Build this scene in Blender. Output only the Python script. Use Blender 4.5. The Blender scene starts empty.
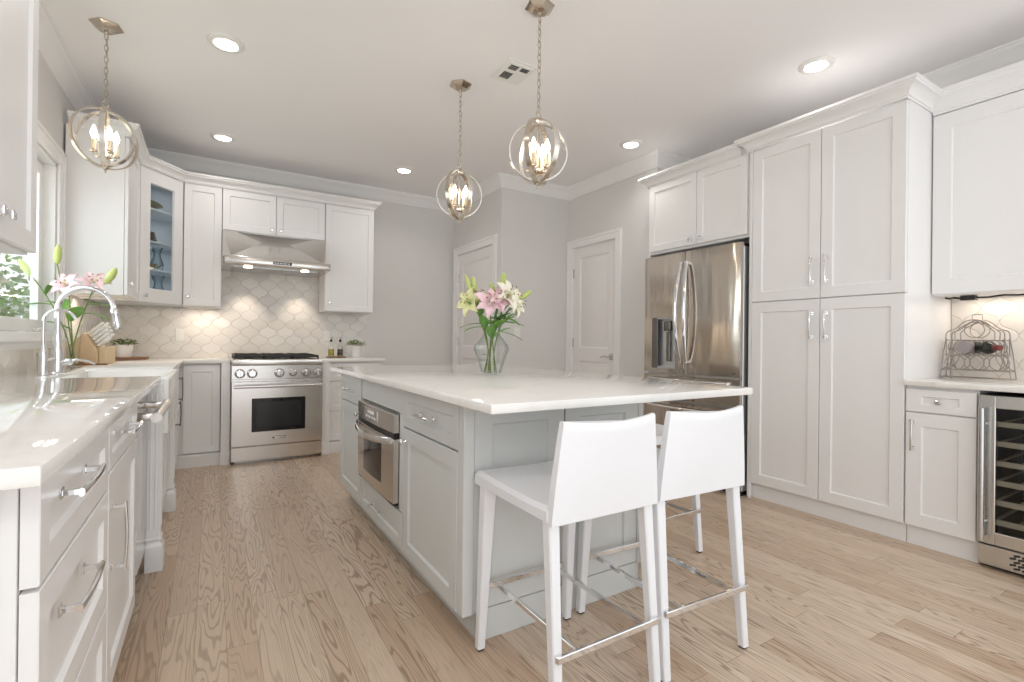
import bpy, bmesh, math, random
from mathutils import Vector, Matrix
random.seed(7)
PI = math.pi
S = bpy.context.scene
COL = S.collection

# ------------------------------------------------------------------ camera
F_PX, YAW, PITCH, ROLL = 491.0, 0.5483, 0.0016, 0.0114
cam_d = bpy.data.cameras.new('camera'); cam = bpy.data.objects.new('camera', cam_d); COL.objects.link(cam)
cam_d.sensor_fit = 'HORIZONTAL'; cam_d.sensor_width = 36.0; cam_d.lens = F_PX / 1024 * 36.0
cam_d.clip_start = 0.02; cam_d.clip_end = 200
fwd = Vector((math.sin(YAW)*math.cos(PITCH), math.cos(YAW)*math.cos(PITCH), math.sin(PITCH)))
rt = Vector((math.cos(YAW), -math.sin(YAW), 0)); up = rt.cross(fwd)
r2 = rt*math.cos(ROLL) + up*math.sin(ROLL); u2 = up*math.cos(ROLL) - rt*math.sin(ROLL)
M = Matrix((r2, u2, -fwd)).transposed().to_4x4(); M.translation = Vector((0.9239, 0.444, 1.1011))
cam.matrix_world = M
S.camera = cam

# ------------------------------------------------------------------ world, exposure
W = bpy.data.worlds.new('world'); S.world = W; W.use_nodes = True
bg = W.node_tree.nodes['Background']
bg.inputs[0].default_value = (0.94, 0.972, 1.0, 1); bg.inputs[1].default_value = 1.12
S.view_settings.view_transform = 'Standard'; S.view_settings.look = 'None'
S.view_settings.gamma = 1.0; S.view_settings.use_curve_mapping = False
S.view_settings.exposure = 0.57
S.cycles.use_denoising = True
S.cycles.max_bounces = 14; S.cycles.diffuse_bounces = 6; S.cycles.glossy_bounces = 6
S.cycles.transparent_max_bounces = 16; S.cycles.transmission_bounces = 8
S.cycles.sample_clamp_indirect = 6.0

# room numbers (metres)
XL, XR, YW, H = 0.06, 4.896, 6.144, 2.85
X1, Y1, X2, Y2 = 3.52, 4.935, 4.41, 3.62
FACE_R = 4.234           # door faces of the right-hand run
FACE_L = 0.69            # door faces of the left-hand base run
FACE_B = 5.49            # door faces of the back base run
FACE_U = 5.805           # door faces of the back wall cabinets
FACE_I = 1.692           # door faces of the island
YBACK = -0.5             # how far the room is modelled behind the camera

def light(name, kind, loc, power, color=(1, 1, 1), rot=(0, 0, 0), **kw):
    d = bpy.data.lights.new(name, kind); d.energy = power; d.color = color
    for k, v in kw.items(): setattr(d, k, v)
    o = bpy.data.objects.new(name, d); o.location = loc; o.rotation_euler = rot
    COL.objects.link(o); return o

WARM = (1.0, 0.86, 0.70); CANW = (1.0, 0.97, 0.94)
CAN_SPOTS = [(0.976, 3.813), (0.986, 5.394), (2.584, 5.324), (4.044, 3.586), (4.121, 2.077)]
CAN_POWER = 1.3
for x, y in CAN_SPOTS + [(0.98, 2.1), (2.55, 0.55), (0.98, 0.4), (4.1, 0.5)]:
    light('can_lamp', 'AREA', (x, y, H-0.03), CAN_POWER, CANW, shape='DISK', size=0.11, spread=2.4)
# daylight falling in through the window over the sink
light('window_daylight', 'AREA', (XL-0.30, 3.80, 1.70), 7, (0.95, 0.98, 1), (0, math.radians(-90), 0), shape='RECTANGLE', size=1.1, size_y=1.7)
# the photographer's flash held above the camera: its pendant shadows show on the far walls
light('flash_lamp', 'POINT', (0.86, 0.30, 1.62), 7, (1, 0.99, 0.98), shadow_soft_size=0.09)

# ------------------------------------------------------------------ materials
def srgb(r, g, b):
    f = lambda c: (c/255)/12.92 if c/255 <= 0.04045 else (((c/255)+0.055)/1.055)**2.4
    return (f(r), f(g), f(b), 1)

class NT:
    def __init__(s, name):
        s.m = bpy.data.materials.new(name); s.m.use_nodes = True
        s.t = s.m.node_tree; s.n = s.t.nodes; s.p = s.n['Principled BSDF']; s.out = s.n['Material Output']
    def node(s, typ, **kw):
        n = s.n.new(typ)
        for k, v in kw.items(): setattr(n, k, v)
        return n
    def link(s, a, b): s.t.links.new(a, b)
    def math(s, op, a, b=None, c=None):
        n = s.node('ShaderNodeMath', operation=op)
        for i, v in enumerate((a, b, c)):
            if v is None: continue
            if isinstance(v, (int, float)): n.inputs[i].default_value = v
            else: s.link(v, n.inputs[i])
        return n.outputs[0]
    def coord(s, scale=(1, 1, 1), rot=(0, 0, 0), loc=(0, 0, 0), world=False):
        if world: src = s.node('ShaderNodeNewGeometry').outputs['Position']
        else: src = s.node('ShaderNodeTexCoord').outputs['Object']
        mp = s.node('ShaderNodeMapping'); s.link(src, mp.inputs[0])
        mp.inputs['Scale'].default_value = scale; mp.inputs['Rotation'].default_value = rot; mp.inputs['Location'].default_value = loc
        return mp.outputs[0]
    def noise(s, vec, scale, detail=2, rough=0.5, dist=0):
        n = s.node('ShaderNodeTexNoise'); s.link(vec, n.inputs['Vector'])
        n.inputs['Scale'].default_value = scale; n.inputs['Detail'].default_value = detail
        n.inputs['Roughness'].default_value = rough; n.inputs['Distortion'].default_value = dist
        return n.outputs['Fac']
    def ramp(s, fac, stops):
        r = s.node('ShaderNodeValToRGB'); s.link(fac, r.inputs[0])
        e = r.color_ramp.elements
        while len(e) < len(stops): e.new(0.5)
        for i, (p, c) in enumerate(stops): e[i].position = p; e[i].color = c if len(c) == 4 else (*c, 1)
        return r.outputs[0]
    def mix(s, fac, a, b, blend='MIX'):
        n = s.node('ShaderNodeMix', data_type='RGBA', blend_type=blend)
        if isinstance(fac, (int, float)): n.inputs[0].default_value = fac
        else: s.link(fac, n.inputs[0])
        for i, v in ((6, a), (7, b)):
            if isinstance(v, tuple): n.inputs[i].default_value = v
            else: s.link(v, n.inputs[i])
        return n.outputs[2]
    def bump(s, h, strength=0.1, dist=0.01):
        b = s.node('ShaderNodeBump'); s.link(h, b.inputs['Height'])
        b.inputs['Strength'].default_value = strength; b.inputs['Distance'].default_value = dist
        s.link(b.outputs[0], s.p.inputs['Normal'])

def plain(name, col, rough=0.4, metal=0.0, var=0.03, nscale=9, bump=0.0, **inp):
    t = NT(name); p = t.p
    v = t.coord(); n = t.noise(v, nscale, 3)
    dark = tuple(c*(1-var) for c in col[:3])+(1,); lite = tuple(min(1, c*(1+var)) for c in col[:3])+(1,)
    t.link(t.mix(n, dark, lite), p.inputs['Base Color'])
    p.inputs['Roughness'].default_value = rough; p.inputs['Metallic'].default_value = metal
    for k, val in inp.items(): p.inputs[k.replace('_', ' ')].default_value = val
    if bump: t.bump(t.noise(v, nscale*12, 2), bump, 0.002)
    return t.m

def emitter(name, col, strength):
    t = NT(name); p = t.p
    v = t.coord(); n = t.noise(v, 4, 1)
    p.inputs['Base Color'].default_value = (0.9, 0.9, 0.9, 1)
    t.link(t.mix(n, col, tuple(c*0.97 for c in col[:3])+(1,)), p.inputs['Emission Color'])
    p.inputs['Emission Strength'].default_value = strength
    return t.m

def thin_glass(name, tint=(0.99, 0.995, 0.993, 1), edge=(0.62, 0.68, 0.66, 1), ior=1.45, edge_pow=0.35, rough=0.0):
    t = NT(name)
    tr = t.node('ShaderNodeBsdfTransparent'); gl = t.node('ShaderNodeBsdfGlossy'); gl.inputs['Roughness'].default_value = rough
    lw = t.node('ShaderNodeLayerWeight'); lw.inputs[0].default_value = edge_pow
    wob = t.noise(t.coord(), 6, 1)
    fc = t.math('MULTIPLY', lw.outputs['Facing'], t.math('ADD', t.math('MULTIPLY', wob, 0.2), 0.9))
    t.link(t.mix(t.math('POWER', fc, 1.5), tint, edge), tr.inputs[0])
    fr = t.node('ShaderNodeFresnel'); fr.inputs[0].default_value = ior
    bf = t.node('ShaderNodeNewGeometry').outputs['Backfacing']      # the far side of a sheet only passes light on
    mx = t.node('ShaderNodeMixShader'); t.link(t.math('MULTIPLY', fr.outputs[0], t.math('SUBTRACT', 1.0, bf)), mx.inputs[0]); t.link(tr.outputs[0], mx.inputs[1]); t.link(gl.outputs[0], mx.inputs[2])
    t.link(mx.outputs[0], t.out.inputs[0]); return t.m

def steel(name, col, rough=0.24, axis='Z', wobble=0.0, brush=0.05):
    t = NT(name); p = t.p
    sc = {'X': (1.5, 90, 90), 'Y': (90, 1.5, 90), 'Z': (90, 90, 1.5)}[axis]
    n = t.noise(t.coord(sc), 3, 3)
    t.link(t.mix(n, tuple(c*0.93 for c in col[:3])+(1,), tuple(min(1, c*1.05) for c in col[:3])+(1,)), p.inputs['Base Color'])
    p.inputs['Metallic'].default_value = 1.0
    t.link(t.math('ADD', t.math('MULTIPLY', n, 0.10), rough-0.05), p.inputs['Roughness'])
    if wobble:
        w = t.noise(t.coord((9, 9, 1.1)), 1.0, 1.5)
        h = t.math('ADD', t.math('MULTIPLY', w, 1.0), t.math('MULTIPLY', n, 0.004))
        t.bump(h, wobble, 0.03)
    return t.m

def tile_mat(name, ua, va):
    """pearly lantern-shaped mosaic: a wavy diagonal lattice"""
    t = NT(name); p = t.p
    g = t.node('ShaderNodeNewGeometry').outputs['Position']
    sp = t.node('ShaderNodeSeparateXYZ'); t.link(g, sp.inputs[0])
    U, Vv = sp.outputs[ua], sp.outputs[va]
    s = 1/0.118
    a = t.math('MULTIPLY', t.math('ADD', U, Vv), s*0.7071); b = t.math('MULTIPLY', t.math('SUBTRACT', U, Vv), s*0.7071)
    a2 = t.math('ADD', a, t.math('MULTIPLY', t.math('SINE', t.math('MULTIPLY', b, 2*PI)), 0.07))
    b2 = t.math('ADD', b, t.math('MULTIPLY', t.math('SINE', t.math('MULTIPLY', a, 2*PI)), 0.07))
    def edge(x):
        f = t.math('FRACT', x); return t.math('ABSOLUTE', t.math('SUBTRACT', f, 0.5))   # .5 at a joint
    e = t.math('MAXIMUM', edge(a2), edge(b2))
    mr = t.node('ShaderNodeMapRange'); mr.interpolation_type = 'SMOOTHSTEP'
    t.link(e, mr.inputs[0]); mr.inputs[1].default_value = 0.470; mr.inputs[2].default_value = 0.494
    joint = mr.outputs[0]
    cid = t.node('ShaderNodeCombineXYZ'); t.link(t.math('FLOOR', a2), cid.inputs[0]); t.link(t.math('FLOOR', b2), cid.inputs[1])
    wn = t.node('ShaderNodeTexWhiteNoise'); t.link(cid.outputs[0], wn.inputs[0])
    vein = t.noise(g, 14, 4, 0.6, 0.8)
    base = t.ramp(wn.outputs['Value'], [(0.0, srgb(216, 210, 203)), (0.5, srgb(224, 219, 213)), (1.0, srgb(230, 226, 221))])
    base = t.mix(t.math('MULTIPLY', vein, 0.35), base, srgb(240, 236, 230))
    t.link(t.mix(joint, base, srgb(204, 197, 188)), p.inputs['Base Color'])
    t.link(t.math('ADD', t.math('MULTIPLY', joint, 0.5), 0.13), p.inputs['Roughness'])
    # each tile tilts a hair: random slope per tile plus the sunk joint
    wc = t.node('ShaderNodeSeparateColor'); t.link(wn.outputs['Color'], wc.inputs[0])
    fa = t.math('SUBTRACT', t.math('FRACT', a2), 0.5); fb = t.math('SUBTRACT', t.math('FRACT', b2), 0.5)
    sl = t.math('ADD', t.math('MULTIPLY', fa, t.math('SUBTRACT', wc.outputs[0], 0.5)), t.math('MULTIPLY', fb, t.math('SUBTRACT', wc.outputs[1], 0.5)))
    h = t.math('SUBTRACT', t.math('ADD', t.math('MULTIPLY', sl, 0.9), t.math('MULTIPLY', vein, 0.05)), t.math('MULTIPLY', joint, 0.35))
    t.bump(h, 0.5, 0.012)
    return t.m

def floor_mat():
    t = NT('oak_planks'); p = t.p
    g = t.node('ShaderNodeNewGeometry').outputs['Position']
    sp = t.node('ShaderNodeSeparateXYZ'); t.link(g, sp.inputs[0])
    x, y = sp.outputs[0], sp.outputs[1]
    pw, pl = 0.098, 1.25
    xi = t.math('DIVIDE', x, pw); row = t.math('FLOOR', xi); fx = t.math('FRACT', xi)
    w1 = t.node('ShaderNodeTexWhiteNoise', noise_dimensions='1D'); t.link(row, w1.inputs['W'])
    yi = t.math('ADD', t.math('DIVIDE', y, pl), t.math('MULTIPLY', w1.outputs['Value'], 7.3)); ci = t.math('FLOOR', yi); fy = t.math('FRACT', yi)
    cid = t.node('ShaderNodeCombineXYZ'); t.link(row, cid.inputs[0]); t.link(ci, cid.inputs[1])
    wn = t.node('ShaderNodeTexWhiteNoise'); t.link(cid.outputs[0], wn.inputs[0])
    wc = t.node('ShaderNodeSeparateColor'); t.link(wn.outputs['Color'], wc.inputs[0])
    # grain space: own offset per plank
    gc = t.node('ShaderNodeCombineXYZ')
    t.link(t.math('ADD', t.math('MULTIPLY', x, 1.0), t.math('MULTIPLY', wc.outputs[0], 31.0)), gc.inputs[0])
    t.link(t.math('ADD', t.math('MULTIPLY', y, 0.085), t.math('MULTIPLY', wc.outputs[1], 17.0)), gc.inputs[1])
    t.link(t.math('MULTIPLY', wc.outputs[2], 9.0), gc.inputs[2])
    big = t.noise(gc.outputs[0], 9.0, 2.6, 0.5, 0.25)
    rings = t.math('SINE', t.math('MULTIPLY', big, 150.0))
    mr = t.node('ShaderNodeMapRange'); mr.interpolation_type = 'SMOOTHSTEP'; t.link(rings, mr.inputs[0])
    mr.inputs[1].default_value = 0.30; mr.inputs[2].default_value = 1.0
    fine_v = t.node('ShaderNodeCombineXYZ'); t.link(t.math('MULTIPLY', x, 150.0), fine_v.inputs[0]); t.link(t.math('MULTIPLY', y, 6.0), fine_v.inputs[1]); t.link(wc.outputs[0], fine_v.inputs[2])
    fine = t.noise(fine_v.outputs[0], 1.0, 3, 0.6)
    base = t.ramp(wn.outputs['Value'], [(0.0, srgb(190, 164, 140)), (0.35, srgb(206, 184, 161)), (0.7, srgb(213, 194, 173)), (1.0, srgb(198, 177, 156))])
    # the wide grain is stronger on some planks than on others
    amt = t.math('MULTIPLY', mr.outputs[0], t.math('ADD', t.math('MULTIPLY', wc.outputs[2], 0.48), 0.16))
    c = t.mix(amt, base, srgb(112, 86, 64))
    c = t.mix(t.math('MULTIPLY', t.math('SUBTRACT', fine, 0.30), 0.55), c, srgb(158, 134, 112))
    ex = t.math('ABSOLUTE', t.math('SUBTRACT', fx, 0.5)); ey = t.math('ABSOLUTE', t.math('SUBTRACT', fy, 0.5))
    gap = t.math('MAXIMUM', t.math('GREATER_THAN', ex, 0.488), t.math('GREATER_THAN', ey, 0.4988))
    c = t.mix(t.math('MULTIPLY', gap, 0.5), c, srgb(120, 98, 78))
    t.link(c, p.inputs['Base Color'])
    t.link(t.math('ADD', t.math('MULTIPLY', fine, 0.12), 0.27), p.inputs['Roughness'])
    t.bump(t.math('SUBTRACT', t.math('MULTIPLY', fine, 0.12), t.math('ADD', gap, t.math('MULTIPLY', mr.outputs[0], 0.08))), 0.15, 0.002)
    return t.m

def quartz_mat():
    t = NT('white_quartz'); p = t.p
    v = t.coord(world=True)
    n = t.noise(v, 2.2, 6, 0.6, 1.2); sp = t.noise(v, 160, 2)
    vein = t.math('SUBTRACT', 1.0, t.math('MULTIPLY', t.math('ABSOLUTE', t.math('SUBTRACT', n, 0.5)), 22))
    vein = t.math('MAXIMUM', vein, 0.0)
    c = t.mix(t.math('MULTIPLY', vein, 0.10), srgb(238, 236, 232), srgb(206, 200, 192))
    c = t.mix(t.math('MULTIPLY', t.math('GREATER_THAN', sp, 0.66), 0.18), c, srgb(196, 190, 182))
    t.link(c, p.inputs['Base Color']); p.inputs['Roughness'].default_value = 0.045; p.inputs['IOR'].default_value = 1.55
    return t.m

def leaf_mat(name, a, b, rough=0.4):
    t = NT(name); p = t.p
    n = t.noise(t.coord((1, 1, 1)), 22, 3)
    t.link(t.mix(n, a, b), p.inputs['Base Color']); p.inputs['Roughness'].default_value = rough
    p.inputs['Subsurface Weight'].default_value = 0.0
    return t.m

MT = {}
MT['white'] = plain('white_cabinet_paint', srgb(238, 237, 236), 0.32, var=0.01)
MT['ceil'] = plain('ceiling_paint', srgb(245, 243, 243), 0.85, var=0.008, nscale=2)
MT['wall'] = plain('warm_grey_wall_paint', srgb(221, 219, 217), 0.7, var=0.01, nscale=3)
MT['trim'] = plain('white_trim_paint', srgb(240, 239, 238), 0.35, var=0.008)
MT['door'] = plain('white_door_paint', srgb(236, 233, 231), 0.38, var=0.01)
MT['island'] = plain('pale_grey_green_paint', srgb(207, 209, 207), 0.36, var=0.012)
MT['quartz'] = quartz_mat()
MT['floor'] = floor_mat()
MT['tileXZ'] = tile_mat('lantern_tile_back', 0, 2)
MT['tileYZ'] = tile_mat('lantern_tile_side', 1, 2)
MT['steelX'] = steel('brushed_steel_wide', (0.70, 0.67, 0.64, 1), 0.22, 'X')
MT['steelY'] = steel('brushed_steel_island', (0.66, 0.62, 0.58, 1), 0.22, 'Y')
MT['steelF'] = steel('brushed_steel_fridge', (0.60, 0.54, 0.48, 1), 0.15, 'Z', wobble=0.22)
MT['steelC'] = steel('brushed_steel_cooler', (0.64, 0.63, 0.60, 1), 0.24, 'Z')
MT['steelG'] = steel('grey_steel_side', (0.55, 0.56, 0.56, 1), 0.3, 'Z')
MT['steelD'] = steel('mirror_steel_dishwasher', (0.70, 0.68, 0.66, 1), 0.12, 'Z')
MT['chrome'] = plain('polished_chrome', (0.82, 0.82, 0.83, 1), 0.07, 1.0, var=0.02)
MT['nickel'] = plain('satin_nickel', (0.60, 0.60, 0.60, 1), 0.25, 1.0, var=0.03)
MT['champ'] = plain('champagne_metal', (0.60, 0.53, 0.45, 1), 0.2, 1.0, var=0.06)
MT['champlight'] = plain('silver_leaf_metal', (0.82, 0.79, 0.74, 1), 0.22, 1.0, var=0.06)
MT['bronze'] = plain('dark_pewter_metal', (0.20, 0.19, 0.18, 1), 0.35, 1.0, var=0.08)
MT['wire'] = plain('pewter_wire', (0.42, 0.38, 0.35, 1), 0.35, 1.0, var=0.08)
MT['black'] = plain('black_enamel', (0.012, 0.012, 0.012, 1), 0.35, var=0.1)
MT['rubber'] = plain('black_rubber', (0.02, 0.02, 0.02, 1), 0.7, var=0.1)
MT['ovenglass'] = plain('black_oven_glass', (0.008, 0.008, 0.009, 1), 0.04, var=0.1)
MT['iron'] = plain('cast_iron', (0.025, 0.024, 0.023, 1), 0.55, var=0.2, nscale=40)
MT['leather'] = plain('white_leather', srgb(234, 235, 238), 0.42, var=0.012, nscale=60, bump=0.08)
MT['ceramic'] = plain('white_ceramic', srgb(244, 243, 240), 0.12, var=0.01)
MT['plastic'] = plain('white_plastic', srgb(236, 234, 230), 0.35, var=0.01)
MT['wood'] = plain('pale_wood', srgb(222, 196, 160), 0.5, var=0.08, nscale=14)
MT['darkwood'] = plain('brown_wood', srgb(140, 96, 62), 0.5, var=0.12, nscale=20)
MT['glass'] = thin_glass('clear_glass', edge=(0.78, 0.82, 0.815, 1), edge_pow=0.35)
MT['vaseglass'] = thin_glass('smoky_vase_glass', (0.90, 0.93, 0.94, 1), (0.36, 0.41, 0.43, 1), edge_pow=0.5)
MT['pane'] = thin_glass('window_pane', (0.96, 0.98, 0.98, 1), (0.9, 0.94, 0.94, 1))
MT['cabpane'] = thin_glass('cabinet_pane', (0.95, 0.97, 0.98, 1), (0.9, 0.94, 0.95, 1))
MT['coolglass'] = thin_glass('dark_cooler_glass', (0.78, 0.79, 0.79, 1), (0.66, 0.67, 0.67, 1), ior=1.5)
MT['water'] = thin_glass('water', (0.99, 0.995, 0.99, 1), (0.94, 0.96, 0.955, 1), ior=1.33)
MT['bluglass'] = thin_glass('aqua_glass', (0.55, 0.78, 0.78, 1), (0.25, 0.5, 0.52, 1), edge_pow=0.5)
MT['bulb'] = emitter('lit_bulb', (1.0, 0.86, 0.66, 1), 8)
MT['lens'] = emitter('lit_lens', (1.0, 0.96, 0.90, 1), 9)
MT['hoodlens'] = emitter('lit_hood_lens', (1.0, 0.84, 0.62, 1), 10)
MT['candle'] = plain('ivory_sleeve', srgb(226, 210, 184), 0.5, var=0.03)
MT['leaf'] = leaf_mat('lily_leaf', srgb(78, 130, 50), srgb(136, 182, 88))
MT['stem'] = leaf_mat('lily_stem', srgb(86, 116, 48), srgb(122, 142, 70))
MT['bud'] = leaf_mat('lily_bud', srgb(168, 192, 92), srgb(214, 222, 146))
MT['petalw'] = leaf_mat('white_petal', srgb(250, 246, 236), srgb(244, 238, 214), 0.5)
MT['petalp'] = leaf_mat('pink_petal', srgb(238, 192, 204), srgb(250, 228, 230), 0.5)
MT['petaly'] = leaf_mat('cream_green_petal', srgb(238, 236, 190), srgb(226, 226, 160), 0.5)
MT['anther'] = plain('rust_anther', srgb(128, 66, 30), 0.7)
MT['herb'] = leaf_mat('herb_leaf', srgb(74, 104, 36), srgb(140, 158, 70), 0.5)
MT['tree'] = leaf_mat('tree_leaf', srgb(96, 120, 70), srgb(160, 176, 128), 0.6)
MT['bark'] = plain('tree_bark', srgb(120, 108, 96), 0.9, var=0.15, nscale=20)
MT['lawn'] = leaf_mat('lawn', srgb(120, 140, 84), srgb(160, 172, 120), 0.9)
MT['fence'] = plain('pale_fence_board', srgb(214, 214, 212), 0.8, var=0.08)
MT['oil'] = thin_glass('olive_oil', (0.72, 0.66, 0.18, 1), (0.42, 0.36, 0.05, 1))
MT['vinegar'] = plain('dark_vinegar', (0.05, 0.02, 0.012, 1), 0.1, var=0.1)
MT['bottle'] = plain('dark_bottle_glass', (0.012, 0.016, 0.010, 1), 0.06, var=0.1)
MT['foil'] = plain('burgundy_foil', srgb(110, 44, 40), 0.3, 0.3, var=0.08)
MT['label'] = plain('grey_paper_label', srgb(150, 142, 142), 0.7, var=0.1, nscale=60)
MT['shelfwood'] = plain('beech_shelf_front', srgb(206, 192, 170), 0.5, var=0.05)
MT['coolin'] = plain('cooler_lining', (0.05, 0.05, 0.052, 1), 0.5)
MT['dish'] = plain('tarnished_dish', srgb(150, 140, 118), 0.3, 0.6, var=0.2, nscale=30)
MT['cabin'] = plain('cabinet_interior', srgb(206, 212, 216), 0.5, var=0.01)
MT['display'] = plain('dark_display', (0.02, 0.022, 0.025, 1), 0.1)
MT['dispenser'] = plain('dispenser_silver', (0.62, 0.64, 0.66, 1), 0.3, 0.8, var=0.03)
MT['ventdark'] = plain('vent_shadow', (0.03, 0.03, 0.03, 1), 0.8)

# ------------------------------------------------------------------ mesh builder
class MB:
    def __init__(s): s.bm = bmesh.new()
    def merge(s, tmp, mat=None):
        if mat is not None: bmesh.ops.transform(tmp, matrix=mat, verts=tmp.verts)
        me = bpy.data.meshes.new('tmp'); tmp.to_mesh(me); tmp.free(); s.bm.from_mesh(me); bpy.data.meshes.remove(me)
        return s
    def box(s, x0, x1, y0, y1, z0, z1, b=0.0, seg=1):
        t = bmesh.new(); bmesh.ops.create_cube(t, size=1.0)
        for v in t.verts:
            v.co = Vector((x0+(v.co.x+.5)*(x1-x0), y0+(v.co.y+.5)*(y1-y0), z0+(v.co.z+.5)*(z1-z0)))
        if b: bmesh.ops.bevel(t, geom=list(t.edges), offset=b, segments=seg, affect='EDGES', profile=0.5)
        return s.merge(t)
    def obox(s, c, ax, ay, az, sx, sy, sz, b=0.0, seg=1):
        t = bmesh.new(); bmesh.ops.create_cube(t, size=1.0)
        for v in t.verts: v.co = Vector((v.co.x*sx, v.co.y*sy, v.co.z*sz))
        if b: bmesh.ops.bevel(t, geom=list(t.edges), offset=b, segments=seg, affect='EDGES', profile=0.5)
        R = Matrix((Vector(ax), Vector(ay), Vector(az))).transposed().to_4x4(); R.translation = Vector(c)
        return s.merge(t, R)
    def prism(s, poly, z0, z1, b=0.0, seg=1):
        t = bmesh.new()
        lo = [t.verts.new((x, y, z0)) for x, y in poly]; hi = [t.verts.new((x, y, z1)) for x, y in poly]
        n = len(poly)
        t.faces.new(lo); t.faces.new(hi)
        for i in range(n): t.faces.new((lo[i], lo[(i+1) % n], hi[(i+1) % n], hi[i]))
        bmesh.ops.recalc_face_normals(t, faces=t.faces)
        if b: bmesh.ops.bevel(t, geom=list(t.edges), offset=b, segments=seg, affect='EDGES', profile=0.5)
        return s.merge(t)
    def hull(s, verts, faces, b=0.0, seg=1):
        t = bmesh.new(); vs = [t.verts.new(v) for v in verts]
        for f in faces: t.faces.new([vs[i] for i in f])
        bmesh.ops.recalc_face_normals(t, faces=t.faces)
        if b: bmesh.ops.bevel(t, geom=list(t.edges), offset=b, segments=seg, affect='EDGES', profile=0.5)
        return s.merge(t)
    def loft(s, rings, closed_ends=True, loop=False):
        t = bmesh.new(); R = [[t.verts.new(p) for p in r] for r in rings]; n = len(R[0])
        m = len(R)
        for i in range(m if loop else m-1):
            A, B = R[i], R[(i+1) % m]
            for j in range(n): t.faces.new((A[j], A[(j+1) % n], B[(j+1) % n], B[j]))
        if closed_ends and not loop: t.faces.new(R[0][::-1]); t.faces.new(R[-1])
        bmesh.ops.recalc_face_normals(t, faces=t.faces)
        return s.merge(t)
    def tube(s, pts, r, n=10, closed=False):
        pts = [Vector(p) for p in pts]; m = len(pts)
        rs = r if isinstance(r, (list, tuple)) else [r]*m
        tang = []
        for i in range(m):
            a = pts[(i-1) % m] if closed or i > 0 else pts[i]; b = pts[(i+1) % m] if closed or i < m-1 else pts[i]
            tang.append((b-a).normalized())
        ref = Vector((0, 0, 1)) if abs(tang[0].z) < 0.9 else Vector((1, 0, 0))
        nrm = (ref - tang[0]*ref.dot(tang[0])).normalized(); rings = []
        for i in range(m):
            nrm = (nrm - tang[i]*nrm.dot(tang[i])).normalized(); bn = tang[i].cross(nrm)
            rings.append([pts[i] + (nrm*math.cos(2*PI*k/n) + bn*math.sin(2*PI*k/n))*rs[i] for k in range(n)])
        return s.loft(rings, True, closed)
    def lathe(s, prof, c=(0, 0, 0), n=24, axis=(0, 0, 1)):
        """prof: (radius, height) list along axis; zero radii close the ends"""
        a = Vector(axis).normalized(); ref = Vector((1, 0, 0)) if abs(a.x) < 0.9 else Vector((0, 1, 0))
        u = (ref-a*ref.dot(a)).normalized(); w = a.cross(u); c = Vector(c)
        t = bmesh.new(); rings = []
        for r, h in prof:
            if r < 1e-6: rings.append([t.verts.new(c+a*h)])
            else: rings.append([t.verts.new(c+a*h+(u*math.cos(2*PI*k/n)+w*math.sin(2*PI*k/n))*r) for k in range(n)])
        for A, B in zip(rings, rings[1:]):
            for k in range(n):
                k2 = (k+1) % n
                if len(A) == 1 and len(B) > 1: t.faces.new((A[0], B[k2], B[k]))
                elif len(B) == 1 and len(A) > 1: t.faces.new((A[k], A[k2], B[0]))
                elif len(A) > 1: t.faces.new((A[k], A[k2], B[k2], B[k]))
        for ring, o in ((rings[0], 1), (rings[-1], 0)):
            if len(ring) > 1: t.faces.new(ring)
        bmesh.ops.recalc_face_normals(t, faces=t.faces)
        return s.merge(t)
    def surf(s, f, nu, nv, thick=0.0012):
        """a thin closed sheet f(u,v) -> (point, normal)"""
        t = bmesh.new(); T = []; B = []
        for i in range(nu+1):
            ra, rb = [], []
            for j in range(nv+1):
                p = f(i/nu, j/nv); ra.append(t.verts.new(p)); rb.append(None)
            T.append(ra)
        for i in range(nu):
            for j in range(nv): t.faces.new((T[i][j], T[i+1][j], T[i+1][j+1], T[i][j+1]))
        bmesh.ops.remove_doubles(t, verts=t.verts, dist=1e-6)
        bmesh.ops.solidify(t, geom=t.faces, thickness=thick)
        return s.merge(t)
    def build(s, name, mat, parent=None, smooth=35, loc=None):
        me = bpy.data.meshes.new(name)
        if parent is not None: org = Vector(parent['_o'])
        elif loc is not None: org = Vector(loc)
        else:
            vs = [v.co for v in s.bm.verts]
            org = Vector(((min(v.x for v in vs)+max(v.x for v in vs))/2, (min(v.y for v in vs)+max(v.y for v in vs))/2, min(v.z for v in vs)))
        for v in s.bm.verts: v.co -= org
        for f in s.bm.faces: f.smooth = True
        s.bm.to_mesh(me); s.bm.free(); me.materials.append(MT[mat] if isinstance(mat, str) else mat)
        if smooth: me.set_sharp_from_angle(angle=math.radians(smooth))
        o = bpy.data.objects.new(name, me); COL.objects.link(o); o['_o'] = tuple(org)
        if parent is not None: o.parent = parent
        else: o.location = org
        return o

def tag(o, label, cat, group=None):
    o['label'] = label; o['category'] = cat
    if group: o['group'] = group
    return o
def thing(name, loc, label, cat, group=None):
    o = bpy.data.objects.new(name, None); COL.objects.link(o); o.location = loc; o['_o'] = tuple(loc)
    o.empty_display_size = 0.05
    return tag(o, label, cat, group)
def struct(o): o['kind'] = 'structure'; return o
def copy_tree(o, loc=None, rz=None, label=None, parent=None):
    c = o.copy(); COL.objects.link(c)
    if parent is not None: c.parent = parent
    if loc is not None: c.location = loc
    if rz is not None: c.rotation_euler.z = rz
    if label: c['label'] = label
    for ch in list(o.children): copy_tree(ch, parent=c)
    return c
V3 = Vector
Z = V3((0, 0, 1))

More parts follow.
